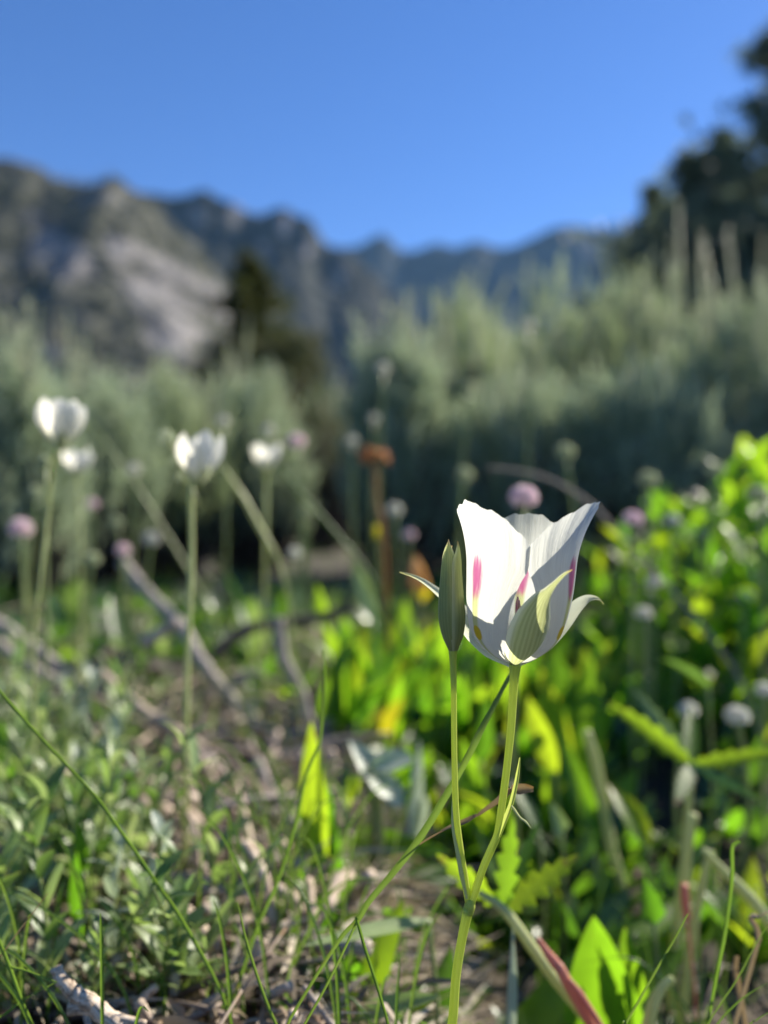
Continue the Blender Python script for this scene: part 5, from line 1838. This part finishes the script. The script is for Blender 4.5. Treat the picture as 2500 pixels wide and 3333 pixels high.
def dry_mat():
    r = random.Random(41)
    mb = MB()
    for i in range(14000):
        y = 0.33 + 1.5 * r.random() ** 1.2
        x = y * K * r.uniform(-.62, .10)
        if i > 9000:
            x, y = r.uniform(-1.6, 1.6), r.uniform(-.4, 2.5)
            if abs(x) < y * K * .62 and y > .33:
                continue
        if i < 9000 and r.random() < .06:
            x = y * K * r.uniform(.0, .6)
        z = ground_z(x, y) + abs(r.gauss(0, .005)) + .001
        a = r.gauss(.3, 1.1)
        L_ = r.uniform(.012, .06)
        d = Vector((math.cos(a), math.sin(a), r.gauss(0, .22)))
        p = Vector((x, y, z))
        w = r.uniform(.0006, .0018)
        sd = Vector((-math.sin(a), math.cos(a), r.gauss(0, .8))).normalized() * w
        m_ = p + d * L_ * .5 + Vector((0, 0, r.gauss(.002, .004)))
        e = p + d * L_
        b = len(mb.v)
        mb.v += [p - sd, p + sd, m_ - sd, m_ + sd, e]
        rr = r.random()
        mb.face([b, b + 1, b + 3, b + 2], None, rr)
        mb.face([b + 2, b + 3, b + 4], None, rr)
    o = mb.build('dry_grass_mat', M['straw'])
    tag(o, 'matted pale dead grass and crumbled leaves over the soil', 'dry grass', kind='stuff')


dry_mat()


def woody_bits():
    r = random.Random(12)
    spots = [(430, 3160), (460, 3240), (410, 3130), (700, 2880), (650, 2830), (720, 2950), (640, 2780), (860, 2940), (940, 3000), (470, 3290), (560, 3180), (900, 3230), (250, 2640), (620, 2560), (310, 2480), (700, 2500), (330, 3050), (810, 3110), (950, 3330), (880, 2800)]
    for i, (px, py) in enumerate(spots):
        # distance where this pixel meets the ground, a little in front
        Y = CAM_H / ((py - 1666.5) * K / 2500) * .93
        s = K / 2500 * Y
        p = at(px, py, Y)
        a = r.uniform(.3, 2.4)
        d = Vector((math.cos(a) * .8, r.gauss(0, .5), math.sin(a))).normalized()
        L_ = r.uniform(60, 130) * s
        w = r.uniform(9, 22) * s
        pts = crv([p - d * L_ * .5, p + Vector((r.gauss(0, .1), 0, r.gauss(0, .1))) * L_, p + d * L_ * .5], 4)
        o = MB().tube(pts, [w * (1 + r.gauss(0, .12)) for _ in pts], 8).build('dry_twig', M[r.choice(['barktan', 'barkwhite', 'bark'])])
        tag(o, 'short dry twig in the litter of the lower left', 'twig', 'short dry twigs in the lower left litter')


meadow_grass()
long_fine_grass()
litter()
woody_bits()


# ------------------------------------------------------------ say for each member of a group what it grows beside
MARKS = [('the bleached twig', 280, 3240), ('the thick corner blade', 40, 3150), ('the left picture edge', 0, 2750), ('the long arching grass blade', 350, 2650),
         ('the yellow-green lit leaf', 250, 2920), ('the stout pale stem', 610, 2500), ('the jointed grass stalk', 830, 3170), ('the bright upright leaf', 1020, 2640),
         ('the tan dead branch', 520, 2350), ('the long grey dead branch', 760, 2270), ('the two left-edge branches', 60, 2080), ('the highest left bloom', 140, 1900),
         ('the arching seed head', 860, 1740), ('the orange dried flower', 1240, 1750), ('the lobed silvery leaf', 1220, 2500), ('the bud', 1470, 2000), ('the ribbed grass blade', 1350, 2750),
         ('the lily cup', 1680, 2000), ('the forked stem', 1530, 2950), ('the thick slanting stem', 1720, 3080), ('the arrow-shaped leaf', 1960, 3130), ('the stiff dark blade', 2150, 3130),
         ('the hooked stalk', 2380, 2900), ('the spreading toothed leaves', 2250, 2480), ('the right sepal tip', 2030, 1970), ('the white-edged leaf', 2240, 2190),
         ('the right edge heads', 2440, 1950), ('the pink ball above the cup', 1710, 1640), ('the topmost lit leaves', 2350, 1500), ('the level reddish-tipped blade', 1120, 3070), ('the red-tipped curved leaf', 1290, 3250)]
for o in list(COL.objects):
    g = o.get('group')
    if o.parent or not g or g in ('single long grass blades near the lens', 'sagebrush bushes behind the flowers', 'dead grey branches lying in the left half', 'tall pale sage shoots', 'creamy white blooms out of focus') or 'flower heads' in g:
        continue
    if o.type == 'EMPTY':
        c = o.location.copy(); c.z += .02
    else:
        v = o.data.vertices[len(o.data.vertices) // 2].co
        c = o.matrix_basis @ v
    k = K / 2500 * c.y
    u, w = 1250 + c.x / k, 1666.5 - (c.z - CAM_H) / k
    m = min(MARKS, key=lambda q: (q[1] - u) ** 2 + (q[2] - w) ** 2)
    short = {'grey-green leafy herbs in the bottom left patch': 'grey-green leafy herb', 'pale herbs around the dead branches on the left': 'pale leafy herb', 'bright broad-leaved plants behind the lily': 'bright broad-leaved plant',
             'upright bright leaves behind the bud': 'bright upright-leaved plant', 'sunlit herbs along the right side': 'tall leafy thicket herb', 'small green plants beyond the dead branches': 'small distant green plant',
             'sunlit broad-leaved plants on the right': 'sunlit thicket plant', 'undergrowth before the sagebrush': 'dark shaded undergrowth plant', 'dark broad-leaved plants at the bottom right': 'dark broad-leaved plant', 'small green plants left of the lily stem': 'small green ground plant',
             'low dark leaf clusters near the lily foot': 'low dark leaf cluster', 'thin dry twigs in the tangle on the left': 'thin pale dry twig', 'stubby wood fragments in the sunny litter': 'stubby tan wood fragment',
             'short dry twigs in the lower left litter': 'short dry twig on the litter', 'thin grass blades at the bottom left': 'thin green grass blade', 'thin grass blades at the bottom right': 'thin dark grass blade'}.get(g)
    if not short:
        continue
    side = 'just left of' if u < m[1] - 60 else ('just right of' if u > m[1] + 60 else ('above' if w < m[2] - 60 else 'below' if w > m[2] + 60 else 'beside'))
    far = 'in front' if c.y < .45 else ('farther back' if c.y > 1.0 else 'in the middle distance')
    if u < -150 or u > 2650:
        side, m = 'outside the picture beyond', (m[0],)
    far = far.replace('in the middle distance', 'midway')
    o['label'] = '%s %s %s, %s' % (short, side, m[0], far)
